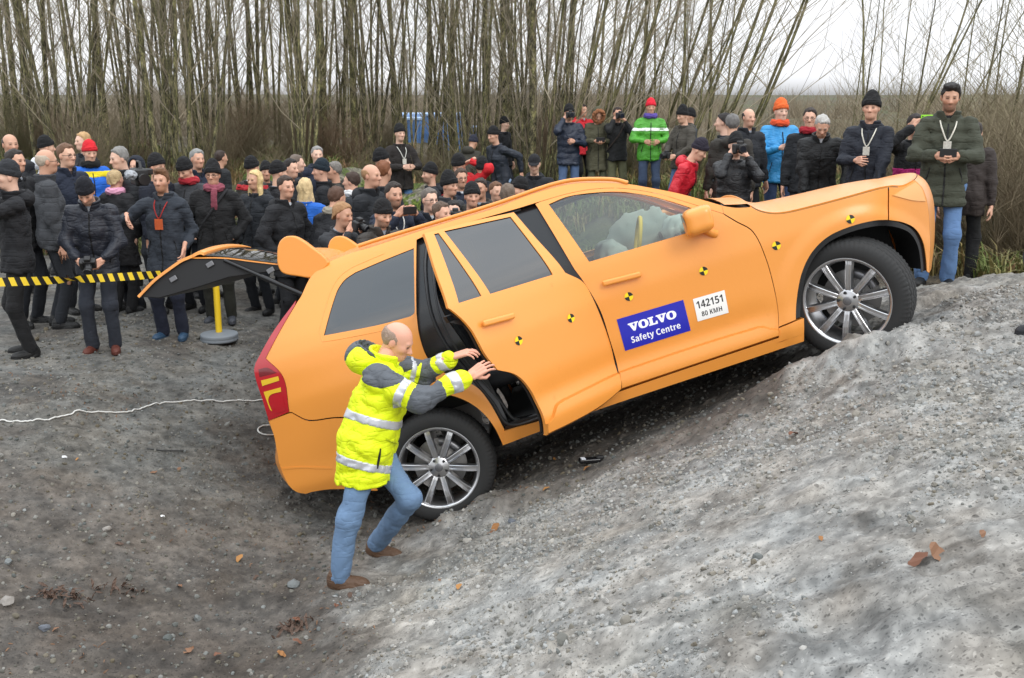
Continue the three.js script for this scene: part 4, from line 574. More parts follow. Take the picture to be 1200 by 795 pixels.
{ // dead grass, far wood, distant brush
  const r = rng(9), m4 = new THREE.Matrix4(), q = new THREE.Quaternion(), e = new THREE.Euler();
  const tuft = (() => { const g = [], t = rng(3); for (let i = 0; i < 12; i++) { const az = t() * 6.28, a = 0.3 + t() * 0.8, h = 0.12 + t() * 0.22, w = 0.004 + t() * 0.004, p = V((t() - 0.5) * 0.12, 0, (t() - 0.5) * 0.12), m = V(Math.cos(az) * a * h * 0.4, h * 0.7, Math.sin(az) * a * h * 0.4).add(p), f = V(Math.cos(az) * a * h, h * (1 - a * 0.25), Math.sin(az) * a * h).add(p), s = V(-Math.sin(az) * w, 0, Math.cos(az) * w); const b = new THREE.BufferGeometry(); b.setAttribute('position', new THREE.Float32BufferAttribute([...p.clone().add(s).toArray(), ...p.clone().sub(s).toArray(), ...m.clone().add(s).toArray(), ...m.clone().sub(s).toArray(), ...f.toArray()], 3)); b.setIndex([0, 1, 2, 2, 1, 3, 2, 3, 4]); b.computeVertexNormals(); g.push(b); } return mergeGeometries(g); })();
  const N = 9000, im = new THREE.InstancedMesh(tuft, std(lin(1, 1, 1), 0.9), N); let k = 0;
  while (k < N) { const d = 9.5 + r() * 17, u = -60 + r() * 1330, p = at(u, 200, d), x = p.x, z = p.z; const onGrass = (z < -12.5 && x > 0.4) || z < -15.8 || (x > 3.2 && z < -9.6); if (!onGrass || n2(x * 0.8, z * 0.8, 71) < -0.25) continue; const s = 0.5 + r() * 0.9; e.set((r() - 0.5) * 0.3, r() * 6.28, (r() - 0.5) * 0.3); q.setFromEuler(e); m4.compose(V(x, terrain(x, z) - 0.01, z), q, V(s, s, s)); im.setMatrixAt(k, m4); const gr = n2(x * 0.5, z * 0.5, 72) > 0.1 ? 1 : 0; im.setColorAt(k, r() < (gr ? 0.7 : 0.3) ? lin(0.12, 0.155, 0.04) : lin(0.20 + r() * 0.1, 0.16 + r() * 0.07, 0.085)); k++; }
  im.name = 'dead_grass'; im.castShadow = im.receiveShadow = true; tag(im, 'straw-coloured dead grass and moss along the wood edge', 'grass', null, 'stuff'); scene.add(im);
  const t5 = treeKinds[5], far = mergeGeometries([t5.trunk, t5.crown]), FN = 200, fm = new THREE.InstancedMesh(far, std(lin(0.24, 0.205, 0.17), 0.95), FN);
  for (let i = 0; i < FN; i++) { const d = 50 + Math.pow(r(), 0.8) * 95, u = -80 + r() * 1360, p = at(u, 150, d), big = u > 620 ? 0.16 : u > 430 ? 0.26 : 0.36, s = (0.75 + r() * 0.5) * big; e.set(0, r() * 6.28, 0); q.setFromEuler(e); m4.compose(V(p.x, terrain(p.x, p.z) - 0.1, p.z), q, V(s * 1.25, s, s * 1.25)); fm.setMatrixAt(i, m4); const c = 0.8 + r() * 0.5; fm.setColorAt(i, lin(c, c * 0.97, c * 0.95)); }
  fm.name = 'far_wood'; fm.castShadow = fm.receiveShadow = true; tag(fm, 'far-off leafless wood closing the horizon', 'wood', null, 'stuff'); scene.add(fm);
  const bush = (() => { const t = rng(91), g = []; for (let i = 0; i < 110; i++) { const az = t() * 6.28, a = 0.2 + t() * 0.9, pts = wander(t, V((t() - 0.5) * 1.6, 0, (t() - 0.5) * 1.6), V(Math.cos(az) * a, 1, Math.sin(az) * a), 1.2 + t() * 1.6, 3, 0.5, 0); g.push(tubeGeo(pts, [0.016, 0.012, 0.009, 0.005], 3, true)); } return mergeGeometries(g); })();
  const BN = 400, bm = new THREE.InstancedMesh(bush, std(lin(0.24, 0.195, 0.14), 0.95), BN);
  for (let i = 0; i < BN; i++) { const d = 25 + Math.pow(r(), 1.3) * 95, u = -80 + r() * 1360, p = at(u, 150, d), s = (0.3 + Math.pow(r(), 1.6) * 0.95) * (1 + (d - 25) * 0.004) * (d > 55 ? (u > 650 ? 0.9 : 0.75) * (0.5 + 0.8 * h3(Math.floor(u / 70), 3, 9)) : lerp(0.65, 0.36, sstep(560, 900, u))); e.set(0, r() * 6.28, 0); q.setFromEuler(e); m4.compose(V(p.x, terrain(p.x, p.z) - 0.05, p.z), q, V(s * 1.3, s, s * 1.3)); bm.setMatrixAt(i, m4); const c = 0.7 + r() * 0.6; bm.setColorAt(i, lin(c, c, c * 0.95)); }
  bm.name = 'far_brush'; bm.castShadow = bm.receiveShadow = true; tag(bm, 'far-off brown brush under the wood', 'brush', null, 'stuff'); scene.add(bm);
}
{ // blue covered stacks seen between the trunks
  const bl = std(lin(0.10, 0.22, 0.47), 0.55), band = std(lin(0.35, 0.5, 0.75), 0.6);
  for (const [u, w, h, d, lab] of [[507, 2.0, 1.05, 33, 'wide bright blue container behind the trunks'], [545, 0.7, 0.95, 34, 'narrow blue container beside the wide one behind the trunks'], [483, 0.6, 0.9, 32, 'small blue bin behind the mossy rocks and trunks']]) { const p = at(u, 175, d), b = thing('blue_container', lab, 'container', [p.x, terrain(p.x, p.z) - 0.25, p.z], 0.1); const g = new RoundedBoxGeometry(w, h, 1.2, 2, 0.04); g.translate(0, h / 2, 0); mesh('wall', g, bl, b); const l = new RoundedBoxGeometry(w + 0.08, 0.09, 1.28, 2, 0.03); l.translate(0, h + 0.03, 0); mesh('lid', l, band, b); for (let i = 0; i < 4; i++) { const f = new RoundedBoxGeometry(0.05, h * 0.92, 0.05, 1, 0.015); f.translate((i / 3 - 0.5) * (w - 0.1), h / 2, 0.62); mesh('rib', f, bl, b); } }
}

// ---------------------------------------------------------------- people
const clothBump = noiseTexture(512, (x, y) => { const w = 0.02 * (tn(x, y, 9, 8) - 0.5), a = 1 - Math.abs(2 * tn(x + w, y + w * 2, 8, 5) - 1), b = 1 - Math.abs(2 * tn(x - w, y, 19, 6) - 1), v = 0.62 - 0.42 * a ** 5 - 0.25 * b ** 4 + 0.06 * (tn(x, y, 128, 3) - 0.5) + 0.08 * (tn(x, y, 256, 4) - 0.5); return [v, v, v]; }); clothBump.repeat.set(1.8, 2.4);
const clothMats = new Map();
function cloth(c, rough = 0.85, bump = 0.010) { const k = c + '|' + rough + '|' + bump; if (!clothMats.has(k)) clothMats.set(k, new THREE.MeshPhysicalMaterial({ color: hex(c), roughness: rough, side: THREE.DoubleSide, bumpMap: clothBump, bumpScale: bump, sheen: rough > 0.8 ? 0.25 : 0, sheenRoughness: 0.6, sheenColor: hex(c) })); return clothMats.get(k); }
const skinMat = new THREE.MeshPhysicalMaterial({ color: 0xffffff, vertexColors: true, roughness: 0.52, side: THREE.DoubleSide });
const hairBump = noiseTexture(256, (x, y) => { const v = 0.5 + 0.6 * (tn(x, y, 90, 3) - 0.5) + 0.5 * (tn(x, y, 24, 4) - 0.5); return [v, v, v]; }); hairBump.repeat.set(9, 2.5);
const hairMats = new Map();
function hairMat(c) { if (!hairMats.has(c)) hairMats.set(c, std(hex(c), 0.62, { bumpMap: hairBump, bumpScale: 0.006 })); return hairMats.get(c); }

const headCaps = { nose: cap(V(0, 0.006, 0.086), V(0, -0.030, 0.106), 0.008, 0.0145), brow: cap(V(-0.032, 0.021, 0.076), V(0.032, 0.021, 0.076), 0.012, 0.012), lips: cap(V(-0.013, -0.066, 0.083), V(0.013, -0.066, 0.083), 0.0065, 0.0065), neck: cap(V(0, -0.05, -0.022), V(0, -0.19, -0.035), 0.054, 0.060) };
function headField(x, y, z) {
  const ax = Math.abs(x);
  let d = smin(ell(x, y, z, 0, 0.028, -0.012, 0.076, 0.088, 0.096), ell(x, y, z, 0, -0.032, 0.022, 0.061, 0.084, 0.070), 0.03);
  d = smin(d, ell(x, y, z, 0, -0.088, 0.040, 0.036, 0.030, 0.042), 0.03);
  d = smin(d, ell(ax, y, z, 0.040, -0.020, 0.054, 0.020, 0.020, 0.024), 0.025);
  d = smin(d, dcap(headCaps.brow, x, y, z), 0.014);
  d = Math.max(d, -smin(ell(ax, y, z, 0.031, 0.003, 0.096, 0.019, 0.011, 0.016), 1, 0.01));
  d = smin(d, ell(ax, y, z, 0.030, 0.003, 0.074, 0.014, 0.010, 0.012), 0.006);
  d = smin(d, dcap(headCaps.nose, x, y, z), 0.011); d = smin(d, ell(ax, y, z, 0.012, -0.034, 0.094, 0.009, 0.008, 0.010), 0.008);
  d = smin(d, dcap(headCaps.lips, x, y, z), 0.008);
  d = smin(d, ell(ax, y, z, 0.077, -0.006, -0.010, 0.010, 0.032, 0.020), 0.009);
  return smin(d, dcap(headCaps.neck, x, y, z), 0.03);
}
const headGeos = {}; function headGeo(cell) { return headGeos[cell] || (headGeos[cell] = surfaceNets(headField, [-0.1, -0.235, -0.125], [0.1, 0.135, 0.135], cell)); }
function colorHead(g, skin, hair, beard) {
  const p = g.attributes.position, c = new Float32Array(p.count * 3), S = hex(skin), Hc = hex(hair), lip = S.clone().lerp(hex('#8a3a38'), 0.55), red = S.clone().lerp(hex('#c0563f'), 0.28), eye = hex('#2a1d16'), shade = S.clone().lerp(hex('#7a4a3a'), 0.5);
  const k = new THREE.Color(), bl = (x, c, w) => sstep(w, w * 0.45, Math.abs(x - c));
  for (let i = 0; i < p.count; i++) {
    const x = p.getX(i), ax = Math.abs(x), y = p.getY(i), z = p.getZ(i), front = sstep(0.03, 0.06, z); k.copy(S);
    k.lerp(red, 0.45 * Math.max(front * bl(ax, 0.042, 0.028) * bl(y, -0.030, 0.030), sstep(0.088, 0.098, z) * bl(y, -0.032, 0.022), sstep(0.070, 0.078, ax) * bl(y, -0.005, 0.045)));
    if (beard) k.lerp(Hc, beard * sstep(-0.02, 0.02, z) * sstep(-0.036, -0.056, y - 0.25 * Math.max(0, ax - 0.045)) * sstep(-0.15, -0.125, y) * (1 - 0.8 * bl(ax, 0, 0.02) * bl(y, -0.067, 0.008)));
    k.lerp(lip, 0.6 * front * bl(ax, 0, 0.021) * bl(y, -0.066, 0.009));
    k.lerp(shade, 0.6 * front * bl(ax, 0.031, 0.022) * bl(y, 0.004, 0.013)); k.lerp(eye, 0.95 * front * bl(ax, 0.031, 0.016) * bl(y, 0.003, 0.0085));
    k.lerp(Hc, 0.6 * front * bl(ax, 0.031, 0.022) * bl(y, 0.023, 0.007));
    c[3 * i] = k.r; c[3 * i + 1] = k.g; c[3 * i + 2] = k.b;
  }
  const r = g.clone(); r.setAttribute('color', new THREE.BufferAttribute(c, 3)); return r;
}
function tint(g, c) { const n = g.attributes.position.count, a = new Float32Array(n * 3); for (let i = 0; i < n; i++) { a[3 * i] = c.r; a[3 * i + 1] = c.g; a[3 * i + 2] = c.b; } g.setAttribute('color', new THREE.BufferAttribute(a, 3)); return g; }
// hair and headgear, modelled once in the head's frame
const gear = {};
function hairFront(y, x) { return y > 0.090 ? 0.2 : lerp(lerp(-0.036, 0.022, sstep(-0.030, -0.012, y)), 0.070, sstep(0.012, 0.092, y)) + (Math.abs(x) < 0.03 ? 0 : -0.004) + 0.008 * n3(x * 60, y * 40, 2); }
function gearGeo(kind) {
  if (gear[kind]) return gear[kind];
  const B = [[-0.13, -0.16, -0.16], [0.13, 0.19, 0.15]], str = (x, y, z) => 0.006 * n3(x * 70, y * 26, z * 50) + 0.007 * n3(x * 28, y * 14, z * 22) - 0.002;
  const shell = (x, y, z) => ell(x, y, z, 0, 0.030, -0.014, 0.084, 0.096, 0.104);
  const f = {
    short: (x, y, z) => Math.max(shell(x, y, z) - 0.004 * sstep(0.02, 0.1, y) + str(x, y, z) + 0.009 * (1 - sstep(0, 0.03, Math.min(0.2 > hairFront(y, x) ? hairFront(y, x) - z : 0.085 - z * 0.9 + 0.5 * (y - 0.09), 1))), (z - hairFront(y, x)) * 0.9, -0.085 - y + (z > -0.035 ? 0.055 : 0)),
    quiff: (x, y, z) => Math.max(smin(shell(x, y, z), ell(x, y, z, 0, 0.100, 0.03, 0.062, 0.036, 0.066), 0.02) + str(x, y, z), (z - hairFront(y, x) - 0.012) * 0.9, -0.078 - y + (z > -0.035 ? 0.05 : 0)),
    bald: (x, y, z) => Math.max(ell(x, y, z, 0, 0.026, -0.016, 0.0825, 0.092, 0.101) + str(x, y, z) * 0.5, y - 0.062 + Math.max(0, z + 0.02) * 0.8, (z - hairFront(Math.min(y, 0.03), x)) * 0.9, -0.08 - y + (z > -0.035 ? 0.05 : 0)),
    bob: (x, y, z) => Math.max(smin(ell(x, y, z, 0, 0.028, -0.018, 0.092, 0.102, 0.112), ell(x, y, z, 0, -0.055, -0.035, 0.092, 0.07, 0.085), 0.04) + str(x, y, z), (z - 0.04) * 0.8 - (y - 0.058), z - 0.045 + (y > 0.05 ? -0.05 : 0), -0.13 - y),
    long: (x, y, z) => { const ax = Math.abs(x); let d = smin(ell(x, y, z, 0, 0.030, -0.016, 0.089, 0.100, 0.110), dcap(longA, ax, y, z), 0.04); d = smin(d, dcap(longB, ax, y, z), 0.04); return Math.max(d + str(x, y, z) * 1.2, Math.min((z - 0.045) * 0.8 - (y - 0.062), 0.0 + (z - 0.03)), (z - 0.06) - Math.max(0, y - 0.04) * 2); },
    beanie: (x, y, z) => { const pl = (y - (0.016 + 0.26 * z)), roll = pl < 0.055 ? 0.007 : 0; return Math.max(smin(ell(x, y, z, 0, 0.045, -0.012, 0.088, 0.100, 0.108), ell(x, y, z, 0, 0.105, -0.022, 0.058, 0.062, 0.07), 0.05) - roll + 0.0022 * Math.sin(Math.atan2(x, z) * 44) + 0.003 * n3(x * 30, y * 30, z * 30), -pl); },
    tallbeanie: (x, y, z) => { const pl = (y - (0.012 + 0.26 * z)), roll = pl < 0.06 ? 0.008 : 0; return Math.max(smin(ell(x, y, z, 0, 0.045, -0.012, 0.092, 0.104, 0.112), ell(x, y, z, 0, 0.13, -0.03, 0.055, 0.065, 0.065), 0.06) - roll + 0.0025 * Math.sin(Math.atan2(x, z) * 40) + 0.004 * n3(x * 26, y * 26, z * 26), -pl); },
    cap: (x, y, z) => smin(Math.max(ell(x, y, z, 0, 0.036, -0.012, 0.087, 0.098, 0.106), 0.035 - y), Math.max(ell(x, y, z, 0, 0.040, 0.085, 0.075, 0.012, 0.085), 0.05 - z), 0.01),
    hood: (x, y, z) => Math.max(smin(Math.abs(ell(x, y, z, 0, 0.01, -0.03, 0.115, 0.135, 0.135)) - 0.012, 1, 0.01) + 0.005 * n3(x * 18, y * 18, z * 18), z - 0.06),
    fur: (x, y, z) => { const r = Math.hypot(x / 0.105, (y - 0.01) / 0.125) - 1; return Math.hypot(r * 0.11, z - 0.062) - 0.032 + 0.016 * n3(x * 55, y * 55, z * 55) + 0.010 * n3(x * 110, y * 110, z * 110); }
  };
  const b = kind === 'long' ? [[-0.16, -0.33, -0.17], [0.16, 0.16, 0.12]] : ['hood', 'fur'].includes(kind) ? [[-0.17, -0.18, -0.2], [0.17, 0.2, 0.14]] : kind.includes('beanie') ? [[-0.13, -0.09, -0.16], [0.13, 0.23, 0.14]] : kind === 'cap' ? [[-0.13, 0, -0.15], [0.13, 0.17, 0.2]] : B;
  return gear[kind] = surfaceNets(f[kind], b[0], b[1], kind === 'fur' ? 0.0085 : 0.0095);
}
const longA = cap(V(0.062, 0.0, -0.02), V(0.082, -0.24, 0.005), 0.036, 0.032), longB = cap(V(0.02, -0.02, -0.06), V(0.035, -0.26, -0.075), 0.05, 0.04);
// hands: wrist at the origin, fingers along +z, back of the hand up; thumb on +x
const handGeos = {};
function handGeo(curl, cell, mirror) {
  const k = curl + '|' + cell + '|' + mirror; if (handGeos[k]) return handGeos[k];
  const caps = [], rad = Math.PI / 180;
  [[0.030, 0.090, 0.070, 0.0080, 0.16], [0.0102, 0.096, 0.078, 0.0083, 0.05], [-0.0102, 0.092, 0.072, 0.0080, -0.06], [-0.029, 0.083, 0.058, 0.0072, -0.18]].forEach(([x, l, fl, r, sp], i) => {
    let p = V(x * 0.75, 0, 0.012), q = V(x, 0.002, l); caps.push(cap(p, q, 0.0135, 0.0115)); let a = curl * rad * (0.7 + i * 0.12); p = q;
    [0.45, 0.32, 0.23].forEach((s, j) => { q = p.clone().add(V(Math.sin(sp) * fl * s, -Math.sin(a) * fl * s, Math.cos(a) * fl * s)); caps.push(cap(p, q, r * (1 - 0.08 * j), r * (0.94 - 0.09 * j))); p = q; a += curl * rad * 1.05; });
  });
  caps.push(cap(V(0.012, -0.006, 0.02), V(0.038, -0.014, 0.045), 0.015, 0.0125)); const t1 = V(0.055, -0.02 - curl * 0.0002, 0.072); caps.push(cap(V(0.038, -0.014, 0.045), t1, 0.0115, 0.0100)); caps.push(cap(t1, V(0.056 - curl * 0.0003, -0.026 - curl * 0.0003, 0.098), 0.0098, 0.0082));
  caps.push(cap(V(0, 0, -0.06), V(0, 0, 0.02), 0.024, 0.021)); caps.push(cap(V(0.016, 0, 0.03), V(-0.016, 0, 0.03), 0.0135, 0.0135));
  const [mn, mx] = boundsOf(caps, 0.012); const g = surfaceNets((x, y, z) => field(caps, 0.0032, x, y, z), mn, mx, cell);
  if (mirror) { const p = g.attributes.position; for (let i = 0; i < p.count; i++) p.setX(i, -p.getX(i)); const ix = g.index.array; for (let i = 0; i < ix.length; i += 3) { const t = ix[i + 1]; ix[i + 1] = ix[i + 2]; ix[i + 2] = t; } g.computeVertexNormals(); }
  return handGeos[k] = g;
}
const shoeGeo = surfaceNets((x, y, z) => { let d = smin(ell(x, y, z, 0, 0.035, 0.10, 0.046, 0.045, 0.085), ell(x, y, z, 0, 0.045, -0.02, 0.041, 0.06, 0.062), 0.05); d = smin(d, ell(x, y, z, 0, 0.085, -0.012, 0.043, 0.06, 0.050), 0.03); if (y < 0.022) d -= 0.004; return Math.max(d, -y, y - 0.125); }, [-0.07, -0.014, -0.1], [0.07, 0.14, 0.21], 0.0105);
function ik(a, t, l1, l2, hint) { const d = t.clone().sub(a); let L0 = d.length(); if (L0 > (l1 + l2) * 0.995) { d.multiplyScalar((l1 + l2) * 0.995 / L0); t = a.clone().add(d); L0 = d.length(); } const c = clamp((l1 * l1 + L0 * L0 - l2 * l2) / (2 * l1 * L0), -1, 1), u = d.clone().normalize(), n = hint.clone().addScaledVector(u, -hint.dot(u)).normalize(); return [a.clone().addScaledVector(u, l1 * c).addScaledVector(n, l1 * Math.sqrt(1 - c * c)), t]; }

const POSES = { // wrist targets (person's left, right) in the torso's frame, elbow hints
  down: { l: [0.27, 0.84, 0.06], r: [-0.27, 0.84, 0.06], e: [0.25, 0, -1], curl: 24 },
  pocket: { l: [0.215, 0.97, 0.10], r: [-0.215, 0.97, 0.10], e: [0.9, 0, -0.7], curl: 40, noHands: true },
  phone: { l: [0.085, 1.17, 0.30], r: [-0.085, 1.17, 0.30], e: [0.7, -0.8, -0.2], curl: 42, dev: [0, 1.20, 0.375] },
  waist: { l: [0.115, 1.03, 0.27], r: [-0.115, 1.03, 0.27], e: [0.9, -0.3, -0.6], curl: 45, dev: [0, 1.035, 0.35] },
  face: { l: [0.085, 1.555, 0.20], r: [-0.105, 1.575, 0.17], e: [0.55, -1, 0.1], curl: 48, dev: [0, 1.635, 0.19] },
  eye: { l: [0.10, 1.50, 0.30], r: [-0.10, 1.50, 0.30], e: [0.55, -1, 0.1], curl: 44, dev: [0, 1.545, 0.37] },
  high: { l: [0.10, 1.72, 0.34], r: [-0.10, 1.72, 0.34], e: [0.8, -0.5, 0.1], curl: 40, dev: [0, 1.78, 0.40] },
  one: { l: [0.235, 0.9, 0.12], r: [-0.07, 1.16, 0.30], e: [0.7, -0.5, -0.6], curl: 40, dev: [-0.04, 1.2, 0.37] },
  headHold: { l: [0.14, 1.70, 0.02], r: [-0.25, 0.9, 0.1], e: [1, 0.25, -0.1], curl: 30 },
  swing: { l: [0.26, 0.98, -0.22], r: [-0.22, 0.98, 0.20], e: [0.3, 0, -1], curl: 30 }
};
function joints(o) {
  const P = POSES[o.p || 'down'], a = (o.lean || 0) * Math.PI / 180, cr = o.crouch || 0, pel = V(0, 0.94 - cr, -0.25 * Math.sin(a)), R = new THREE.Matrix4().makeRotationX(a);
  const up = p => V(p[0], p[1] - 0.94, p[2]).applyMatrix4(R).add(pel), b = o.fat || 1;
  const J = { pelvis: pel, chest: up([0, 1.27, 0]), neck: up([0, 1.475, -0.02]), hem: o.hem ?? 0.80 };
  J.sL = up([0.178 * b, 1.415, -0.012]); J.sR = up([-0.178 * b, 1.415, -0.012]);
  const dirUp = p => V(...p).applyMatrix4(R);
  [J.eL, J.wL] = ik(J.sL, up(o.l || P.l), 0.29, 0.265, dirUp([P.e[0], P.e[1], P.e[2]])); [J.eR, J.wR] = ik(J.sR, up(o.r || P.r), 0.29, 0.265, dirUp([-P.e[0], P.e[1], P.e[2]]));
  J.hipL = pel.clone().add(V(0.09, -0.03, 0)); J.hipR = pel.clone().add(V(-0.09, -0.03, 0));
  const st = o.step || 0, sw = o.stance || 0.11; J.aL = V(sw, 0.085, st - 0.02); J.aR = V(-sw, 0.085, -st - 0.02);
  [J.kL] = ik(J.hipL, J.aL, 0.43, 0.42, V(0.1, 0, 1)); [J.kR] = ik(J.hipR, J.aR, 0.43, 0.42, V(-0.1, 0, 1));
  J.footYaw = [0.2, -0.2];
  const hb = ((o.bow || 0) + (o.lean || 0) * 0.75) * Math.PI / 180, hy = (o.turn || 0) * Math.PI / 180; J.headQ = new THREE.Quaternion().setFromEuler(new THREE.Euler(hb, hy, 0, 'YXZ'));
  J.head = J.neck.clone().add(dirUp([0, 0.06, 0.015])).add(V(0, 0.125, 0.02).applyQuaternion(J.headQ));
  J.palm = P.dev ? 'in' : 'side'; J.curl = o.curl ?? P.curl; J.noHands = P.noHands; if (P.dev) J.dev = up(o.dev || P.dev); J.R = R;
  return J;
}
function basisQuat(z, y) { const Z = z.clone().normalize(), X = y.clone().cross(Z).normalize(), Y = Z.clone().cross(X); return new THREE.Quaternion().setFromRotationMatrix(new THREE.Matrix4().makeBasis(X, Y, Z)); }
function jacketParts(J, o) {
  const b = o.fat || 1, k = o.bulk || 1, rx = J.sL.clone().sub(J.sR).normalize(), lo = J.pelvis.clone(), T = [];
  for (const s of [-1, 1]) { T.push(cap(lo.clone().addScaledVector(rx, s * 0.072 * b).add(V(0, 0.02, 0)), J.chest.clone().addScaledVector(rx, s * 0.085 * b), 0.110 * b * k, 0.114 * b * k)); }
  T.push(cap(lo.clone().add(V(0, 0.1, 0.02)), J.chest.clone(), 0.114 * b * k, 0.122 * b * k));
  T.push(cap(J.sR.clone().lerp(J.sL, 0.1), J.sL.clone().lerp(J.sR, 0.1), 0.076 * k, 0.076 * k)); T.push(cap(J.chest, J.neck.clone().add(V(0, 0.0, 0)), 0.118 * k, 0.076));
  if (o.scarf) T.push(cap(J.neck, J.neck.clone().lerp(J.head, 0.3), 0.078, 0.068));
  if (o.skirt) T.push(...o.skirt(J)); else if (J.hem < 0.86) for (const s of [-1, 1]) { const hp = J[s > 0 ? 'hipL' : 'hipR'], kn = J[s > 0 ? 'kL' : 'kR']; T.push(cap(hp.clone().addScaledVector(rx, -s * 0.02), hp.clone().lerp(kn, 0.75).addScaledVector(rx, -s * 0.03), 0.130 * b * k, 0.128 * b * k)); }
  const A = [cap(J.sL, J.eL, 0.076 * k, 0.066 * k), cap(J.eL, J.wL.clone().lerp(J.eL, 0.16), 0.064 * k, 0.052 * k), cap(J.sR, J.eR, 0.076 * k, 0.066 * k), cap(J.eR, J.wR.clone().lerp(J.eR, 0.16), 0.064 * k, 0.052 * k)];
  return { T, A };
}
function jacketField(J, o, seed) {
  const { T, A } = jacketParts(J, o), nd = J.head.clone().sub(J.neck).normalize(), ct = o.scarf ? 0.04 : 0.022, hem = J.hem, fold = o.fold ?? 1, q = o.quilt || 0, cut = o.cut;
  const f = (x, y, z) => {
    let d = field(T, 0.06, x, y, z); d = Math.max(d, hem - y - 0.03 * Math.abs(x) * 0, (x - J.neck.x) * nd.x + (y - J.neck.y) * nd.y + (z - J.neck.z) * nd.z - ct); if (cut) d = Math.max(d, cut(x, y, z));
    const e = field(A, 0.03, x, y, z); d = smin(d, e, 0.035);
    if (d > 0.06) return d;
    const r1 = 1 - Math.abs(n3(x * 6 + seed, y * 10 + 1.5 * n3(x * 5, y * 3, z * 5 + seed), z * 6)), r2 = 1 - Math.abs(n3(x * 12, y * 17 + seed + 2 * x, z * 12)), am = e < d + 0.03 ? 1.25 : 1; d += fold * (0.005 * n3(x * 6 + seed, y * 5, z * 6) + 0.014 * am * r1 * r1 * r1 * r1 * r1 + 0.010 * am * r2 * r2 * r2 * r2 + 0.0025 * n3(x * 31, y * 24, z * 31 + seed) - 0.004);
    if (q) d += 0.010 * (0.5 - Math.abs(Math.sin(y * Math.PI / q)));
    return d;
  };
  f.caps = [...T, ...A]; f.arms = A; return f;
}
function dress(g, J, o, seed) {                                                  // builds the person's meshes into group g
  const tones = ['#d2a68d', '#c99a81', '#d8b09a', '#c0937a', '#cfa189'], near = o.cell || 0.02, hc = o.headCell || 0.0085, skin = o.skin || tones[Math.floor(seed) % 5], hair = o.hairC || '#3a2a1e', hr = rng(Math.floor(seed * 100)), HS = V(0.90 + 0.07 * hr(), 0.92 + 0.07 * hr(), 0.92 + 0.06 * hr());
  // body: one skin-coloured mesh, covered by the clothes but for head and hands
  const core = [cap(J.pelvis, J.chest, 0.07, 0.08), cap(J.chest, J.neck, 0.07, 0.048), cap(J.neck, J.neck.clone().lerp(J.head, 0.4), 0.052, 0.052), cap(J.sL, J.sR, 0.05, 0.05), cap(J.sL, J.eL, 0.036, 0.034), cap(J.eL, J.wL, 0.034, 0.027), cap(J.sR, J.eR, 0.036, 0.034), cap(J.eR, J.wR, 0.034, 0.027), cap(J.hipL, J.kL, 0.05, 0.034), cap(J.kL, J.aL, 0.032, 0.028), cap(J.hipR, J.kR, 0.05, 0.034), cap(J.kR, J.aR, 0.032, 0.028), cap(J.hipL, J.hipR, 0.06, 0.06)];
  const [mn, mx] = boundsOf(core, 0.04), S = hex(skin); const geos = [tint(surfaceNets((x, y, z) => field(core, 0.04, x, y, z), mn, mx, 0.034), S)];
  geos.push(xf(colorHead(headGeo(hc), skin, o.beardC || hair, o.beard || 0), new THREE.Matrix4().compose(J.head, J.headQ, HS)));
  if (!J.noHands) for (const s of ['L', 'R']) { if (o.hide === s) continue; const w = J['w' + s], e = J['e' + s], z = J['h' + s] || w.clone().sub(e).normalize().lerp(J.palm === 'in' ? V(s === 'L' ? -0.5 : 0.5, 0.15, 0.5) : V(0, -1, 0.1), 0.45); const y = J['b' + s] || (J.palm === 'in' ? V(s === 'L' ? 0.75 : -0.75, 0.1, 0.55) : V(s === 'L' ? 1 : -1, 0, 0)); geos.push(tint(xf(handGeo(J.curl, o.handCell || 0.0075, s === 'R'), new THREE.Matrix4().compose(w, basisQuat(z, y), V(1, 1, 1))), S.clone().lerp(hex('#c0705a'), 0.12))); }
  mesh('body', mergeGeometries(geos), skinMat, g);
  const jf = jacketField(J, o, seed), [jn, jx] = boundsOf(jf.caps, 0.03); jn[1] = Math.max(jn[1], J.hem - 0.05);
  mesh(o.coat || 'jacket', surfaceNets(jf, jn, jx, near), cloth(o.jc || '#17181b', o.jr || 0.85), g); g.userData.front = Math.abs(o.yaw || 0) < 75 && o.p !== 'face';
  const tr = [cap(J.hipL, J.hipR, 0.105, 0.105), cap(J.hipL, J.kL, 0.088, 0.071), cap(J.kL, J.aL, 0.070, 0.066), cap(J.hipR, J.kR, 0.088, 0.071), cap(J.kR, J.aR, 0.070, 0.066)], lowest = Math.min(J.aL.y, J.aR.y);
  const [tn0, tx] = boundsOf(tr, 0.02); mesh('trousers', surfaceNets((x, y, z) => { let d = Math.min(smin(dcap(tr[0], x, y, z), smin(dcap(tr[1], x, y, z), dcap(tr[2], x, y, z), 0.05), 0.06), smin(dcap(tr[0], x, y, z), smin(dcap(tr[3], x, y, z), dcap(tr[4], x, y, z), 0.05), 0.06)); d = Math.max(d, y - (o.rise || 1.0) - J.pelvis.y + 0.94); const r1 = 1 - Math.abs(n3(x * 9 + y * 3, y * 6 + seed + x * 5, z * 9)), r2 = 1 - Math.abs(n3(x * 16 + seed, y * 11 - x * 9, z * 16)); d += 0.006 * n3(x * 8, y * 5 + seed, z * 8) + 0.009 * r1 * r1 * r1 * r1 + 0.008 * r2 * r2 * r2 * r2 - 0.0035; const e = dcap(tr[2], x, y, z) < dcap(tr[4], x, y, z) ? J.aL.y : J.aR.y; return Math.max(d, e - 0.062 - y); }, tn0, tx, o.legCell || near * 1.15), cloth(o.tc || '#1d2026', 0.9, 0.006), g);
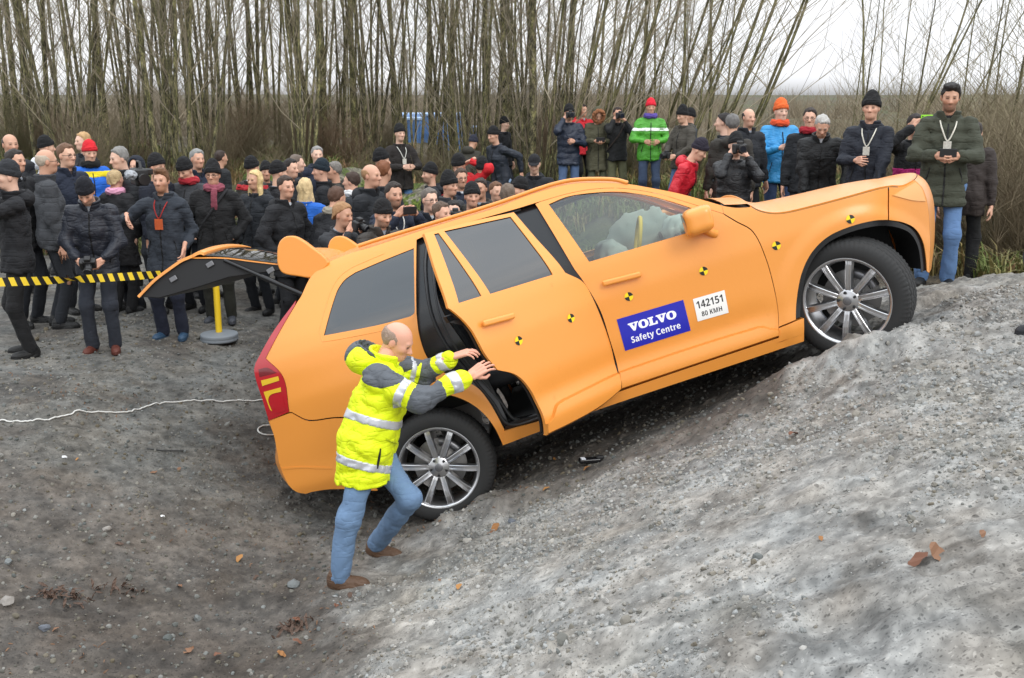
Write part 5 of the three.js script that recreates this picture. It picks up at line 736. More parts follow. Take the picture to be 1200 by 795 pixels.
  for (const s of ['L', 'R']) { const m = mesh(o.shoe || 'shoe', shoeGeo, cloth(o.sc || '#141414', 0.6), g), a = J['a' + s]; m.position.set(a.x, a.y - 0.085, a.z); m.rotation.order = 'YXZ'; m.rotation.set((J.footPitch || {})[s] || 0, (J.footYaw || [0, 0])[s === 'L' ? 0 : 1], 0); }
  const put = (n, k, m) => { const q = mesh(n, gearGeo(k), m, g); q.position.copy(J.head); q.quaternion.copy(J.headQ); q.scale.copy(HS); return q; };
  if (o.hat) put(o.hat === 'hood' ? 'hood' : 'hat', o.hat, cloth(o.hatC || '#121214', 0.95)); if (o.fur) put('fur_trim', 'fur', cloth(o.fur, 0.95));
  if (o.hair !== null && !(o.hat && !o.hair)) put('hair', o.hair || 'short', hairMat(hair));
  const nq = new THREE.Quaternion().setFromRotationMatrix(J.R);
  if (!o.scarf && o.hat !== 'hood') { // open stand-up collar
    const hgt = o.collar ? 0.085 : 0.05, q = mesh('collar', surfaceNets((x, y, z) => { const r = Math.hypot(x, z * 0.96), a = Math.abs(Math.atan2(x, z)), gap = 0.12 + 5.5 * Math.max(0, y + 0.02); return Math.max(Math.abs(r - 0.082 - 0.22 * y) - 0.012, -0.045 - y, y - hgt + 0.03, (gap - a) * 0.08) + 0.003 * n3(x * 25, y * 25, z * 25 + seed); }, [-0.14, -0.07, -0.14], [0.14, 0.09, 0.14], 0.0105), cloth(o.jc || '#17181b', o.jr || 0.85), g); q.position.copy(J.neck).add(V(0, 0.012, 0.006)); q.quaternion.copy(nq);
    if (o.shirt) { const sh = mesh('shirt', surfaceNets((x, y, z) => Math.max(ell(x, y, z, 0, -0.02, 0, 0.07, 0.09, 0.078), y - 0.035), [-0.1, -0.13, -0.1], [0.1, 0.06, 0.1], 0.013), cloth(o.shirt, 0.85), g); sh.position.copy(J.neck); sh.quaternion.copy(nq); }
  }
  if (o.hoodBack) { const q = mesh('hood', surfaceNets((x, y, z) => Math.max(ell(x, y, z, 0, 0, -0.06, 0.13, 0.085, 0.085), -(ell(x, y, z, 0, 0.09, -0.02, 0.085, 0.09, 0.07))) + 0.006 * n3(x * 18, y * 18, z * 18), [-0.17, -0.13, -0.18], [0.17, 0.13, 0.1], 0.0145), cloth(o.jc || '#17181b', o.jr || 0.85), g); q.position.copy(J.neck).add(V(0, -0.01, -0.03)); q.quaternion.copy(nq); }
  if (g.userData.front) { // zip and pocket welts lie on the cloth
    const Ri = J.R.clone(), onCloth = (x, yy) => { const a = V(x, yy - 0.94, 0.45).applyMatrix4(Ri).add(J.pelvis), b = V(0, 0, -1).applyMatrix4(Ri); let t = 0; for (let i = 0; i < 60; i++) { const p = a.clone().addScaledVector(b, t), d = jf(p.x, p.y, p.z); if (d < 0.004 || t > 0.6) return t > 0.6 ? null : p; t += Math.max(0.004, d * 0.7); } return null; };
    const run = (list, w) => { const P = list.map(q => onCloth(...q)).filter(Boolean); return P.length > 2 ? tubeGeo(P, w, 4) : null; }, gs = [], zl = []; for (let y = J.hem + 0.02; y < 1.44; y += 0.03) zl.push([0.004 * Math.sin(y * 9), y]); const zg = run(zl, 0.0065); if (zg) gs.push(zg);
    for (const sx of [-1, 1]) { const k = run([[sx * 0.12, 1.06], [sx * 0.13, 1.02], [sx * 0.142, 0.98], [sx * 0.15, 0.94]], 0.005); if (k) gs.push(k); } if (gs.length) mesh('zip', mergeGeometries(gs), cloth(o.zip || '#0c0c0e', 0.5), g); }
  if (o.glasses) { const gs = []; for (const s of [-1, 1]) { const t = new THREE.TorusGeometry(0.021, 0.0022, 6, 20); t.scale(1.1, 0.85, 1); t.translate(s * 0.031, 0.0, 0.097); gs.push(t); gs.push(tubeGeo([V(s * 0.054, 0.004, 0.095), V(s * 0.078, 0.004, 0.0)], 0.002, 5)); } const q = mesh('glasses', mergeGeometries(gs), M.trim, g); q.position.copy(J.head); q.quaternion.copy(J.headQ); q.scale.copy(HS); }
  if (o.scarf) { const c = J.neck.clone().lerp(J.head, 0.28), gs = [surfaceNets((x, y, z) => { const r = Math.hypot(x, z * 0.95), w = 0.004 * Math.sin(y * 170 + 2 * Math.sin(4 * Math.atan2(x, z))); return Math.hypot(r - 0.083, y * 0.72) - 0.032 + w + 0.006 * n3(x * 30, y * 30, z * 30); }, [-0.15, -0.08, -0.15], [0.15, 0.08, 0.15], 0.011)]; if (o.scarfEnd) gs.push(surfaceNets((x, y, z) => Math.max(Math.abs(x - 0.045 - 0.1 * y) - 0.035, Math.abs(z - 0.135 - 0.05 * Math.sin(y * 8 + 2)) - 0.012, Math.abs(y + 0.15) - 0.16) + 0.004 * n3(x * 40, y * 20, z * 40), [-0.06, -0.34, 0.04], [0.14, 0.04, 0.24], 0.011)); const q = mesh('scarf', mergeGeometries(gs), cloth(o.scarf, 0.95), g); q.position.copy(c); }
  if (o.lanyard) { const f = J.chest.clone().add(V(0, 0.02, 0.15).applyMatrix4(J.R)), pts = [J.neck.clone().add(V(0.075, 0.02, 0.02)), J.chest.clone().add(V(0.05, 0.12, 0.125).applyMatrix4(J.R)), f, J.chest.clone().add(V(-0.05, 0.12, 0.125).applyMatrix4(J.R)), J.neck.clone().add(V(-0.075, 0.02, 0.02))]; mesh('lanyard', tubeGeo(new THREE.CatmullRomCurve3(pts, false, 'centripetal').getPoints(24), 0.0065, 5), cloth(o.lanyard, 0.8), g); const b = new RoundedBoxGeometry(o.badgeS || 0.065, (o.badgeS || 0.065) * 1.3, 0.006, 2, 0.002), q = mesh('badge', b, cloth(o.badge || '#e8e4d8', 0.6), g); q.position.copy(f).add(V(0, -(o.badgeS || 0.065) * 0.7, 0.012)); }
  if (o.strap) { const a = J.sL.clone().add(V(-0.05, 0.08, 0.03)), c = J.chest.clone().add(V(0, 0.02, 0.148)), d = J.pelvis.clone().add(V(-0.2, 0.08, 0.08)); mesh('bag_strap', tubeGeo(new THREE.CatmullRomCurve3([J.sL.clone().add(V(-0.06, 0.06, -0.07)), a, c, d]).getPoints(18), 0.016, 5), cloth(o.strap, 0.8), g); }
  delete g.userData.front; return jf;
}
const gadgets = { camera: (() => { const b = new RoundedBoxGeometry(0.135, 0.09, 0.062, 3, 0.014), h = new RoundedBoxGeometry(0.058, 0.04, 0.055, 3, 0.012); h.translate(0, 0.055, 0); const gr = new RoundedBoxGeometry(0.04, 0.1, 0.075, 3, 0.016); gr.translate(-0.055, -0.002, 0.008); const l = new THREE.CylinderGeometry(0.037, 0.034, 0.085, 24); l.rotateX(Math.PI / 2); l.translate(0.005, -0.002, 0.07); const r = new THREE.TorusGeometry(0.036, 0.004, 8, 24); r.translate(0.005, -0.002, 0.09); const f = new THREE.CircleGeometry(0.030, 20); f.translate(0.005, -0.002, 0.1135); return { body: mergeGeometries([b, h, gr].map(g => g.toNonIndexed())), lens: mergeGeometries([l.toNonIndexed(), r.toNonIndexed()]), glass: f }; })(), phone: (() => { const b = new RoundedBoxGeometry(0.142, 0.072, 0.009, 3, 0.004), s = new THREE.PlaneGeometry(0.128, 0.062); s.rotateY(Math.PI); s.translate(0, 0, -0.0052); const l = new THREE.CylinderGeometry(0.007, 0.007, 0.003, 12); l.rotateX(Math.PI / 2); l.translate(-0.055, 0.02, 0.0055); return { body: b, screen: s, lens: l }; })() };
const gadgetMat = { camera: { body: std(lin(0.015, 0.015, 0.016), 0.5), lens: std(lin(0.012, 0.012, 0.013), 0.35), glass: std(lin(0.01, 0.012, 0.02), 0.05) }, screen: std(lin(0.03, 0.035, 0.04), 0.12) };
function gadget(kind, label, pos, quat, color) {
  const g = thing(kind === 'camera' ? 'photo_camera' : 'smartphone', label, kind === 'camera' ? 'camera' : 'phone'); g.position.copy(pos); g.quaternion.copy(quat);
  for (const [n, geo] of Object.entries(gadgets[kind])) mesh(n, geo, kind === 'camera' ? gadgetMat.camera[n] : n === 'body' ? std(hex(color || '#16171a'), 0.4) : gadgetMat.screen, g); return g;
}
const peopleReport = [];
let personSeed = 1;
function person(o) {                                                             // o.u, o.v: crown of the head in the photo; o.d: distance; o.yaw: 0 faces the lens
  const J = joints(o), seed = (personSeed++) * 7.31, yaw = (o.yaw || 0) * Math.PI / 180, Ry = new THREE.Matrix4().makeRotationY(yaw);
  const crown = J.head.clone().add(V(0, o.hat ? (o.hat === 'tallbeanie' ? 0.185 : 0.15) : 0.122, -0.01).applyQuaternion(J.headQ)), hp = crown.clone().applyMatrix4(Ry);
  const P = at(o.u, o.v, o.d), s0 = (o.h || 0); let x = P.x - hp.x, z = P.z - hp.z; const gy = terrain(x, z);
  let s = (P.y - gy) / crown.y; const s1 = clamp(s, 0.88, 1.09); if (s !== s1) peopleReport.push([o.label.slice(0, 30), 'scale', s.toFixed(2), 'ground', gy.toFixed(2), 'wants', (P.y - crown.y).toFixed(2)].join(' '));
  s = s1; x = P.x - hp.x * s; z = P.z - hp.z * s;
  const g = thing('person', o.label, 'person', [x, terrain(x, z) - 0.012, z], yaw, 'people watching the crash test car'); g.scale.setScalar(s);
  o.cell = o.cell || (o.d < 10.8 ? 0.0175 : o.d < 13.2 ? 0.022 : 0.024); o.headCell = o.headCell || (o.d < 12.2 ? 0.0078 : 0.0098); o.handCell = o.handCell || (o.d < 11.5 ? 0.0068 : 0.0085); if (o.half) o.legCell = 0.04;
  const jf = dress(g, J, o, seed);
  if (o.stripe) { const [y0, y1, c] = o.stripe; mesh('stripe', surfaceNets((x, y, z) => Math.max(jf(x, y, z) - 0.004, y0 - y, y - y1), [-0.42, y0 - 0.03, -0.25], [0.42, y1 + 0.03, 0.45], 0.013), cloth(c, 0.8), g); }
  if (o.hold && J.dev) { g.updateMatrixWorld(true); const w = J.dev.clone().applyMatrix4(g.matrixWorld), q = new THREE.Quaternion().setFromEuler(new THREE.Euler(((o.lean || 0) + (o.tiltDev || 0)) * Math.PI / 180, yaw + (o.turnDev || 0), o.rollDev || 0, 'YXZ')); gadget(o.hold, o.holdLabel, w, q, o.holdC); }
  g.userData.joints = undefined; delete g.userData.joints; return { g, J, s };
}

const BK = '#15161a', NV = '#161b28', CH = '#24262a';
const crowd = [
  // front of the left-hand crowd
  { u: 8, v: 186, d: 9.6, yaw: -60, p: 'face', hat: 'beanie', hatC: '#25272b', jc: BK, tc: '#121214', sc: '#101010', collar: 1, hold: 'camera', holdLabel: 'black camera at the eye of the man in the charcoal beanie', label: 'man in charcoal beanie and black jacket aiming a camera beside the barrier tape', coat: 'jacket', bulk: 1.08 },
  { u: 96, v: 209, d: 9.55, yaw: 8, p: 'waist', lean: 14, bow: 28, hat: 'beanie', hatC: '#12141c', jc: '#1a1e29', jr: 0.55, tc: '#262a33', sc: '#5a2a1e', shoe: 'boot', collar: 1, beard: 0.4, hairC: '#5a5552', hold: 'camera', tiltDev: 25, holdLabel: 'camera held low by the man in brown boots', label: 'man in black beanie and brown boots looking down at his camera', bulk: 1.06, hem: 0.78 },
  { u: 188, v: 196, d: 10.5, yaw: -4, p: 'down', l: [0.23, 0.98, 0.12], r: [-0.30, 1.30, 0.22], hair: 'quiff', hairC: '#6b4a30', beard: 0.55, beardC: '#8a5c3a', jc: '#272d36', tc: '#1b2030', sc: '#27445e', hem: 0.72, collar: 1, lanyard: '#a4221c', badge: '#d9622a', badgeS: 0.085, label: 'bearded young man in slate coat wearing an orange badge' },
  { u: 134, v: 199, d: 11.6, yaw: 160, p: 'pocket', hair: 'bob', hairC: '#b39a72', jc: '#1d1d20', hem: 0.6, scarf: '#d79ab4', tc: '#101012', label: 'blonde woman in speckled black coat and pink scarf seen from behind', bulk: 1.1 },
  { u: 334, v: 204, d: 10.9, yaw: 55, p: 'pocket', turn: -12, hairC: '#3a2a20', jc: BK, collar: 1, quilt: 0.10, tc: '#111216', label: 'dark-haired man in black quilted jacket behind the raised tailgate', hem: 0.74 },
  { u: 248, v: 184, d: 11.3, yaw: 2, p: 'pocket', hat: 'tallbeanie', jc: '#111113', glasses: 1, scarf: '#8e4a58', scarfEnd: 1, hem: 0.5, tc: '#2b2c26', strap: '#232326', label: 'man in black hat, glasses and rose striped scarf over a long coat', bulk: 1.08, fat: 1.08, sc: '#40434a' },
  // behind them
  { u: 16, v: 173, d: 10.9, yaw: 70, hairC: '#2a221d', jc: BK, label: 'dark-haired man in black jacket behind the man in the charcoal beanie', half: 1 },
  { u: 52, v: 173, d: 10.8, yaw: 120, hair: 'bald', hairC: '#b8aa98', jc: '#17181b', collar: 1, glasses: 1, label: 'balding man in black padded jacket turned away', half: 1, bulk: 1.1 },
  { u: 76, v: 167, d: 11.5, yaw: 60, hairC: '#6b4d38', glasses: 1, jc: BK, collar: 1, label: 'brown-haired man with glasses and black coat beside the balding man', half: 1 },
  { u: 10, v: 155, d: 12.6, yaw: 45, hair: 'bald', hairC: '#3b2f28', jc: '#1b1d22', label: 'man with receding dark hair at the back of the crowd', half: 1 },
  { u: 52, v: 158, d: 14, yaw: 120, hat: 'beanie', jc: '#d6d9de', label: 'person in black beanie and white jacket', half: 1 },
  { u: 96, v: 154, d: 15, yaw: -40, hairC: '#c09a6c', jc: '#34363a', label: 'fair-haired man standing behind the blue and yellow jacket', half: 1 },
  { u: 104, v: 163, d: 13, yaw: 35, bow: 8, hat: 'beanie', hatC: '#c5202a', jc: '#1f62c4', label: 'person in red-banded beanie and bright blue jacket with yellow shoulders', stripe: [1.36, 1.44, '#e8d21e'], scarf: '#141414', half: 1 },
  { u: 137, v: 171, d: 11.7, yaw: -45, bow: 8, hairC: '#83817d', jc: '#20222a', collar: 1, label: 'grey-haired man in dark suit looking down', half: 1 },
  { u: 158, v: 181, d: 13, yaw: -10, hat: 'hood', hatC: '#1b1f2a', jc: '#1b1f2a', hairC: '#1b1f2a', label: 'person with a navy hood pulled up', half: 1 },
  { u: 182, v: 179, d: 11.6, yaw: 65, hat: 'beanie', jc: NV, label: 'man in black beanie and navy jacket standing by the video camera', half: 1 },
  { u: 212, v: 184, d: 11.7, yaw: -20, bow: 25, p: 'phone', r: [-0.08, 1.32, 0.28], l: [0.06, 1.30, 0.28], dev: [0, 1.36, 0.34], hat: 'beanie', scarf: '#a02530', jc: '#1a1a1e', hold: 'phone', holdLabel: 'phone held up by the person in the red scarf', label: 'person in black beanie and red scarf bent over a phone', half: 1 },
  { u: 230, v: 173, d: 12.5, yaw: 40, hairC: '#8b8b88', jc: '#181b22', collar: 1, label: 'smiling man with short grey hair and dark zipped jacket', half: 1 },
  { u: 258, v: 176, d: 15, yaw: 130, hairC: '#33251d', jc: '#1a1c1f', label: 'person with dark brown hair at the foot of the mossy rocks', half: 1 },
  { u: 294, v: 182, d: 13, yaw: 150, hat: 'beanie', jc: '#191b20', stripe: [1.37, 1.45, '#b3252c'], label: 'person in black beanie and dark jacket with red shoulder', half: 1 },
  { u: 298, v: 198, d: 12, yaw: -25, hair: 'long', hairC: '#d9bd86', jc: '#17181c', label: 'woman with long blonde hair and black jacket', half: 1, bag: 1 },
  { u: 325, v: 187, d: 12.5, yaw: 125, hat: 'beanie', jc: '#1b1b1f', label: 'person in tall black beanie behind the blonde woman', half: 1 },
  { u: 311, v: 192, d: 13.6, yaw: 20, hat: 'beanie', jc: BK, label: 'person half hidden behind the long-haired blonde woman', half: 1 },
  { u: 340, v: 185, d: 13, yaw: 60, hairC: '#201814', jc: '#202127', label: 'black-haired man behind the quilted jacket', half: 1 },
  { u: 347, v: 180, d: 14, yaw: 100, hairC: '#6a5c52', jc: '#23252a', collar: 1, label: 'man with tousled brown hair and white collar', half: 1 },
  { u: 357, v: 207, d: 12, yaw: 170, hair: 'long', hairC: '#d6bb8b', jc: '#1f5fb8', label: 'fair-haired woman in vivid blue jacket seen from behind', half: 1 },
  { u: 371, v: 170, d: 14.6, yaw: 20, hairC: '#8d8a88', jc: '#2a2c31', label: 'grey-haired man in front of the big mossy rock', half: 1 },
  { u: 376, v: 185, d: 13, yaw: -80, hat: 'beanie', hatC: '#15212a', jc: '#16181d', collar: 1, label: 'person in dark teal beanie facing left', half: 1 },
  { u: 391, v: 188, d: 13.5, yaw: -70, hairC: '#77726c', jc: '#2b211d', label: 'man with grey hair and dark brown coat', half: 1 },
  { u: 412, v: 200, d: 12.6, yaw: -100, hairC: '#3d2c22', jc: '#17181d', label: 'brown-haired person in black top with white neck band', scarf: '#d8d8d8', half: 1 },
  { u: 396, v: 217, d: 11, yaw: 140, lean: 16, hairC: '#54392a', jc: '#1c1d21', scarf: '#8c8578', label: 'brown-haired person in coat with grey fur hood', half: 1 },
  { u: 402, v: 236, d: 10.1, yaw: 58, lean: 18, bow: -8, p: 'face', hair: 'bob', hairC: '#a47c55', jc: '#15171c', hold: 'camera', holdLabel: 'camera with long lens at the face of the woman in black', label: 'light-haired woman in black jacket taking a photograph', half: 1 },
  { u: 434, v: 190, d: 11.5, yaw: 65, hair: 'bald', hairC: '#9a7550', jc: '#111215', collar: 1, label: 'man with thin sandy hair and black roll-neck', half: 1 },
  { u: 449, v: 187, d: 12.6, yaw: 150, hairC: '#7a4a2c', jc: '#1b1d22', label: 'man with reddish brown hair seen from behind', half: 1 },
  { u: 446, v: 173, d: 14, yaw: 110, hat: 'beanie', jc: '#1b1c20', label: 'person in black beanie below the standing watcher on the slope', half: 1 },
  { u: 461, v: 212, d: 10.6, yaw: 30, p: 'eye', hairC: '#2b211b', beard: 0.5, jc: '#2a323d', hold: 'phone', holdLabel: 'compact camera held up by the bearded man in slate jacket', label: 'bearded man in slate jacket holding a compact camera up', lanyard: '#e9e6de', half: 1 },
  { u: 450, v: 232, d: 9.9, yaw: 38, bow: 14, p: 'phone', hat: 'beanie', beard: 0.5, hairC: '#2a211c', jc: '#34302c', jr: 0.7, hold: 'camera', dev: [0, 1.24, 0.39], holdLabel: 'camera held by the man in grey brown jacket', label: 'man in black beanie and grey brown jacket checking his camera', half: 1, collar: 1, fur: null },
  { u: 468, v: 144, d: 17, yaw: 30, p: 'phone', hat: 'beanie', jc: '#1f1a18', tc: '#4a6a92', label: 'man in black beanie and jeans standing on the slope by the trees', lanyard: '#d8d8d0' },
  { u: 504, v: 190, d: 14, yaw: -70, hat: 'beanie', jc: '#1a1c20', label: 'bearded man in black beanie below the mossy rock', beard: 0.5, half: 1 },
  { u: 503, v: 219, d: 10.8, yaw: 35, hairC: '#6e665f', glasses: 1, jc: '#1c222c', collar: 1, label: 'grey-haired man with glasses and navy jacket behind the roof', half: 1 },
  { u: 517, v: 235, d: 10.3, yaw: 50, hairC: '#5d4a3c', jc: '#202329', label: 'man with cropped hair close behind the roof rail', half: 1 },
  { u: 531, v: 233, d: 10.7, yaw: 10, p: 'face', hairC: '#1d1714', jc: '#202024', hold: 'camera', holdLabel: 'camera at the eye of the dark-haired photographer behind the roof', label: 'dark-haired photographer behind the car roof', half: 1 },
  { u: 535, v: 180, d: 14, yaw: -30, bow: 25, p: 'headHold', hat: 'beanie', jc: '#c01c24', label: 'person in red jacket with a hand on their black beanie', half: 1 },
  { u: 526, v: 197, d: 12, yaw: 50, hat: 'tallbeanie', jc: '#17191e', collar: 1, p: 'phone', label: 'older man in pointed black beanie and white collar', half: 1 },
  { u: 540, v: 196, d: 12.9, yaw: 20, hairC: '#4a382c', glasses: 1, jc: '#1c2029', label: 'man with glasses between two black beanies', half: 1 },
  { u: 553, v: 212, d: 11.2, yaw: 12, hat: 'beanie', jc: '#2d2c2b', label: 'stern older man in black beanie facing the lens', half: 1 },
  { u: 563, v: 207, d: 12, yaw: -15, hairC: '#30251f', jc: '#1c1f26', label: 'clean-shaven man with short dark hair by the beanie row', half: 1 },
  { u: 565, v: 183, d: 14, yaw: 165, hat: 'beanie', jc: '#1c1b1a', label: 'person in black beanie seen from behind near the red jacket', half: 1 },
  { u: 556, v: 159, d: 18, yaw: 150, lean: 30, hat: 'beanie', hatC: '#242633', jc: '#34322a', tc: '#2c2b27', label: 'person in olive coat stooping under the trees' },
  { u: 581, v: 212, d: 12.5, yaw: 30, p: 'phone', r: [-0.05, 1.42, 0.22], hairC: '#6d4b33', jc: '#23242a', label: 'brown-haired woman raising a hand to her mouth', half: 1 },
  { u: 595, v: 214, d: 11.8, yaw: 170, hair: 'bob', hairC: '#6c5d50', jc: '#1e1f23', label: 'person with curly grey brown hair seen from behind', half: 1 },
  { u: 609, v: 206, d: 12, yaw: -60, hat: 'beanie', jc: '#17181c', collar: 1, label: 'smiling person in black beanie by the roof edge', half: 1 },
  { u: 626, v: 178, d: 14, yaw: -5, bow: 18, p: 'phone', hat: 'cap', hatC: '#17171b', jc: '#15181f', hold: 'phone', holdLabel: 'phone of the man in the black cap', label: 'man in black peaked cap tapping a phone' },
  { u: 577, v: 147, d: 17, yaw: -50, lean: 14, p: 'swing', hat: 'beanie', jc: '#1d2430', jr: 0.55, tc: '#8aa4c4', step: 0.16, label: 'man in black beanie and pale jeans walking down the slope' },
  { u: 591, v: 136, d: 20, yaw: 60, hat: 'beanie', jc: '#14151b', label: 'dark figure among the trunks behind the walking man' },
  // standing along the top of the slope
  { u: 667, v: 121, d: 17.5, yaw: 5, p: 'face', l: [0.06, 1.2, 0.24], hairC: '#1b1614', hat: 'beanie', jc: '#1b2538', jr: 0.5, quilt: 0.11, tc: '#4a5f80', sc: '#3a2a24', hold: 'camera', holdLabel: 'camera at the face of the man in blue puffer jacket', label: 'photographer in dark blue puffer jacket and jeans on the slope' },
  { u: 683, v: 129, d: 18.6, yaw: 30, hairC: '#2d1d18', jc: '#c2202c', tc: '#141416', label: 'person in bright red jacket behind the blue puffer jacket' },
  { u: 702, v: 126, d: 17.5, yaw: 5, bow: 30, p: 'phone', hat: 'hood', hatC: '#4c4a38', fur: '#9a6848', jc: '#4c4a38', hem: 0.62, tc: '#4b4f3c', hold: 'phone', holdLabel: 'phone read by the person in the fur hood', label: 'person in olive parka with fur-trimmed hood reading a phone' },
  { u: 724, v: 125, d: 17.5, yaw: 10, p: 'face', hairC: '#2e1f1a', jc: '#151618', tc: '#57573f', hold: 'camera', holdLabel: 'camera at the face of the man in khaki trousers', label: 'dark-haired man in black jacket and khaki trousers taking a picture', strap: '#2a211c' },
  { u: 763, v: 114, d: 17, yaw: 0, p: 'phone', l: [0.11, 1.12, 0.26], r: [-0.11, 1.12, 0.26], hat: 'beanie', hatC: '#d31f33', jc: '#4a9a2c', jr: 0.5, quilt: 0.12, scarf: '#5b4a9a', stripe: [1.28, 1.34, '#e6eae6'], tc: '#38465e', label: 'person in red beanie and green jacket with a white stripe' },
  { u: 799, v: 121, d: 16, yaw: -55, bow: 10, p: 'waist', hat: 'tallbeanie', jc: '#45413a', tc: '#4a6488', hold: 'camera', holdLabel: 'camera held by the man in the brown olive jacket', label: 'man in black beanie and brown olive jacket with badges' },
  { u: 809, v: 126, d: 17, yaw: -80, hat: 'beanie', jc: '#26282c', label: 'person hidden behind the man in the brown olive jacket', half: 1 },
  { u: 826, v: 163, d: 12, yaw: 65, lean: 22, bow: 12, hat: 'beanie', hatC: '#24202c', jc: '#c3182b', jr: 0.5, label: 'person in red rain jacket leaning forward behind the car', p: 'down' },
  { u: 863, v: 155, d: 10.8, yaw: 3, p: 'face', hat: 'beanie', jc: '#17181c', jr: 0.55, quilt: 0.10, hold: 'camera', holdLabel: 'camera pointed at us by the crouched photographer', label: 'photographer in black beanie and puffer jacket aiming straight at the lens', bulk: 1.08 },
  { u: 859, v: 132, d: 12.1, yaw: 175, hairC: '#6d6b69', jc: '#1d2025', label: 'grey-haired person turned away behind the crouched photographer', half: 1 },
  { u: 849, v: 131, d: 13, yaw: -110, hair: 'bob', hairC: '#1e1817', jc: '#22232a', quilt: 0.11, label: 'dark-haired person in charcoal puffer jacket', half: 1 },
  { u: 878, v: 125, d: 13, yaw: 20, hairC: '#251d1a', hair: 'bald', jc: '#1d2026', collar: 1, label: 'man with high forehead beside the blue jacket', half: 1 },
  { u: 916, v: 115, d: 13.4, yaw: 10, p: 'phone', r: [-0.10, 1.24, 0.28], l: [0.10, 1.22, 0.28], hat: 'beanie', hatC: '#d8622c', jc: '#2f8fcb', jr: 0.5, tc: '#2c3c5c', hold: 'camera', dev: [0, 1.27, 0.37], holdLabel: 'camera held at the chest of the blue jacket', label: 'man in orange beanie and bright blue jacket', scarf: '#d4502a' },
  { u: 950, v: 125, d: 12.5, yaw: -15, hairC: '#2d211b', glasses: 1, jc: '#191a1f', scarf: '#9a1f2c', label: 'man with glasses and red tie in black coat', half: 1 },
  { u: 965, v: 135, d: 11, yaw: -12, lean: 14, bow: 22, p: 'waist', l: [0.27, 0.98, 0.2], r: [-0.14, 0.93, 0.26], dev: [-0.08, 0.9, 0.34], hairC: '#b5b2ad', jc: '#141517', jr: 0.7, hold: 'camera', holdLabel: 'small camera dangling from the white-haired man’s hand', label: 'white-haired man in black jacket looking down at the bonnet', collar: 1, bulk: 1.08 },
  { u: 1023, v: 103, d: 10.5, yaw: -25, p: 'one', l: [0.12, 0.93, 0.26], hat: 'tallbeanie', jc: '#151a26', jr: 0.75, tc: '#16181d', hem: 0.62, lanyard: '#e4e0d2', collar: 1, label: 'tall man in black beanie and navy coat with pale lanyard' },
  { u: 1074, v: 132, d: 10.9, yaw: 0, p: 'high', l: [0.12, 1.68, 0.3], r: [-0.12, 1.66, 0.3], dev: [0, 1.74, 0.36], hairC: '#261b18', jc: '#17181b', hold: 'phone', holdC: '#8fd82a', holdLabel: 'lime green phone held up over the bonnet', label: 'person in black sleeves raising a lime green phone', stripe: [0.98, 1.2, '#b01c6c'] },
  { u: 1116, v: 95, d: 9.7, yaw: -18, bow: 10, p: 'phone', hair: 'quiff', hairC: '#1c1614', beard: 0.5, jc: '#3a3d31', quilt: 0.09, tc: '#5b7aa4', hem: 0.72, lanyard: '#e6e2d4', collar: 1, hold: 'phone', holdLabel: 'phone held by the man in the dark green jacket', label: 'man in dark green quilted jacket with white lanyard at the front bumper' },
  { u: 1142, v: 166, d: 10.3, yaw: 150, lean: 24, hairC: '#2a201c', jc: '#2e2623', tc: '#111113', strap: '#d9d5c8', label: 'person in brown coat bent over behind the green jacket', hem: 0.75 },
];
const darks = ['#141518', '#1c2026', '#282a2e', '#2b2826', '#1a2233', '#33302c', '#20252d', '#171a1f', '#3a3c40'];
crowd.forEach((o, i) => { if (o.half && hex(o.jc).getHSL({}).l < 0.19 && i % 3 !== 0) o.jc = darks[(i * 5) % 9]; if (!o.scarf && i % 2 === 0) o.hoodBack = 1; if (!o.scarf) o.shirt = ['#2a2c33', '#8f959e', '#1a1a1c', '#3a2f2c', '#b8bcc2'][i % 5]; person(o); });
if (peopleReport.length) console.log(peopleReport.join('\n'));

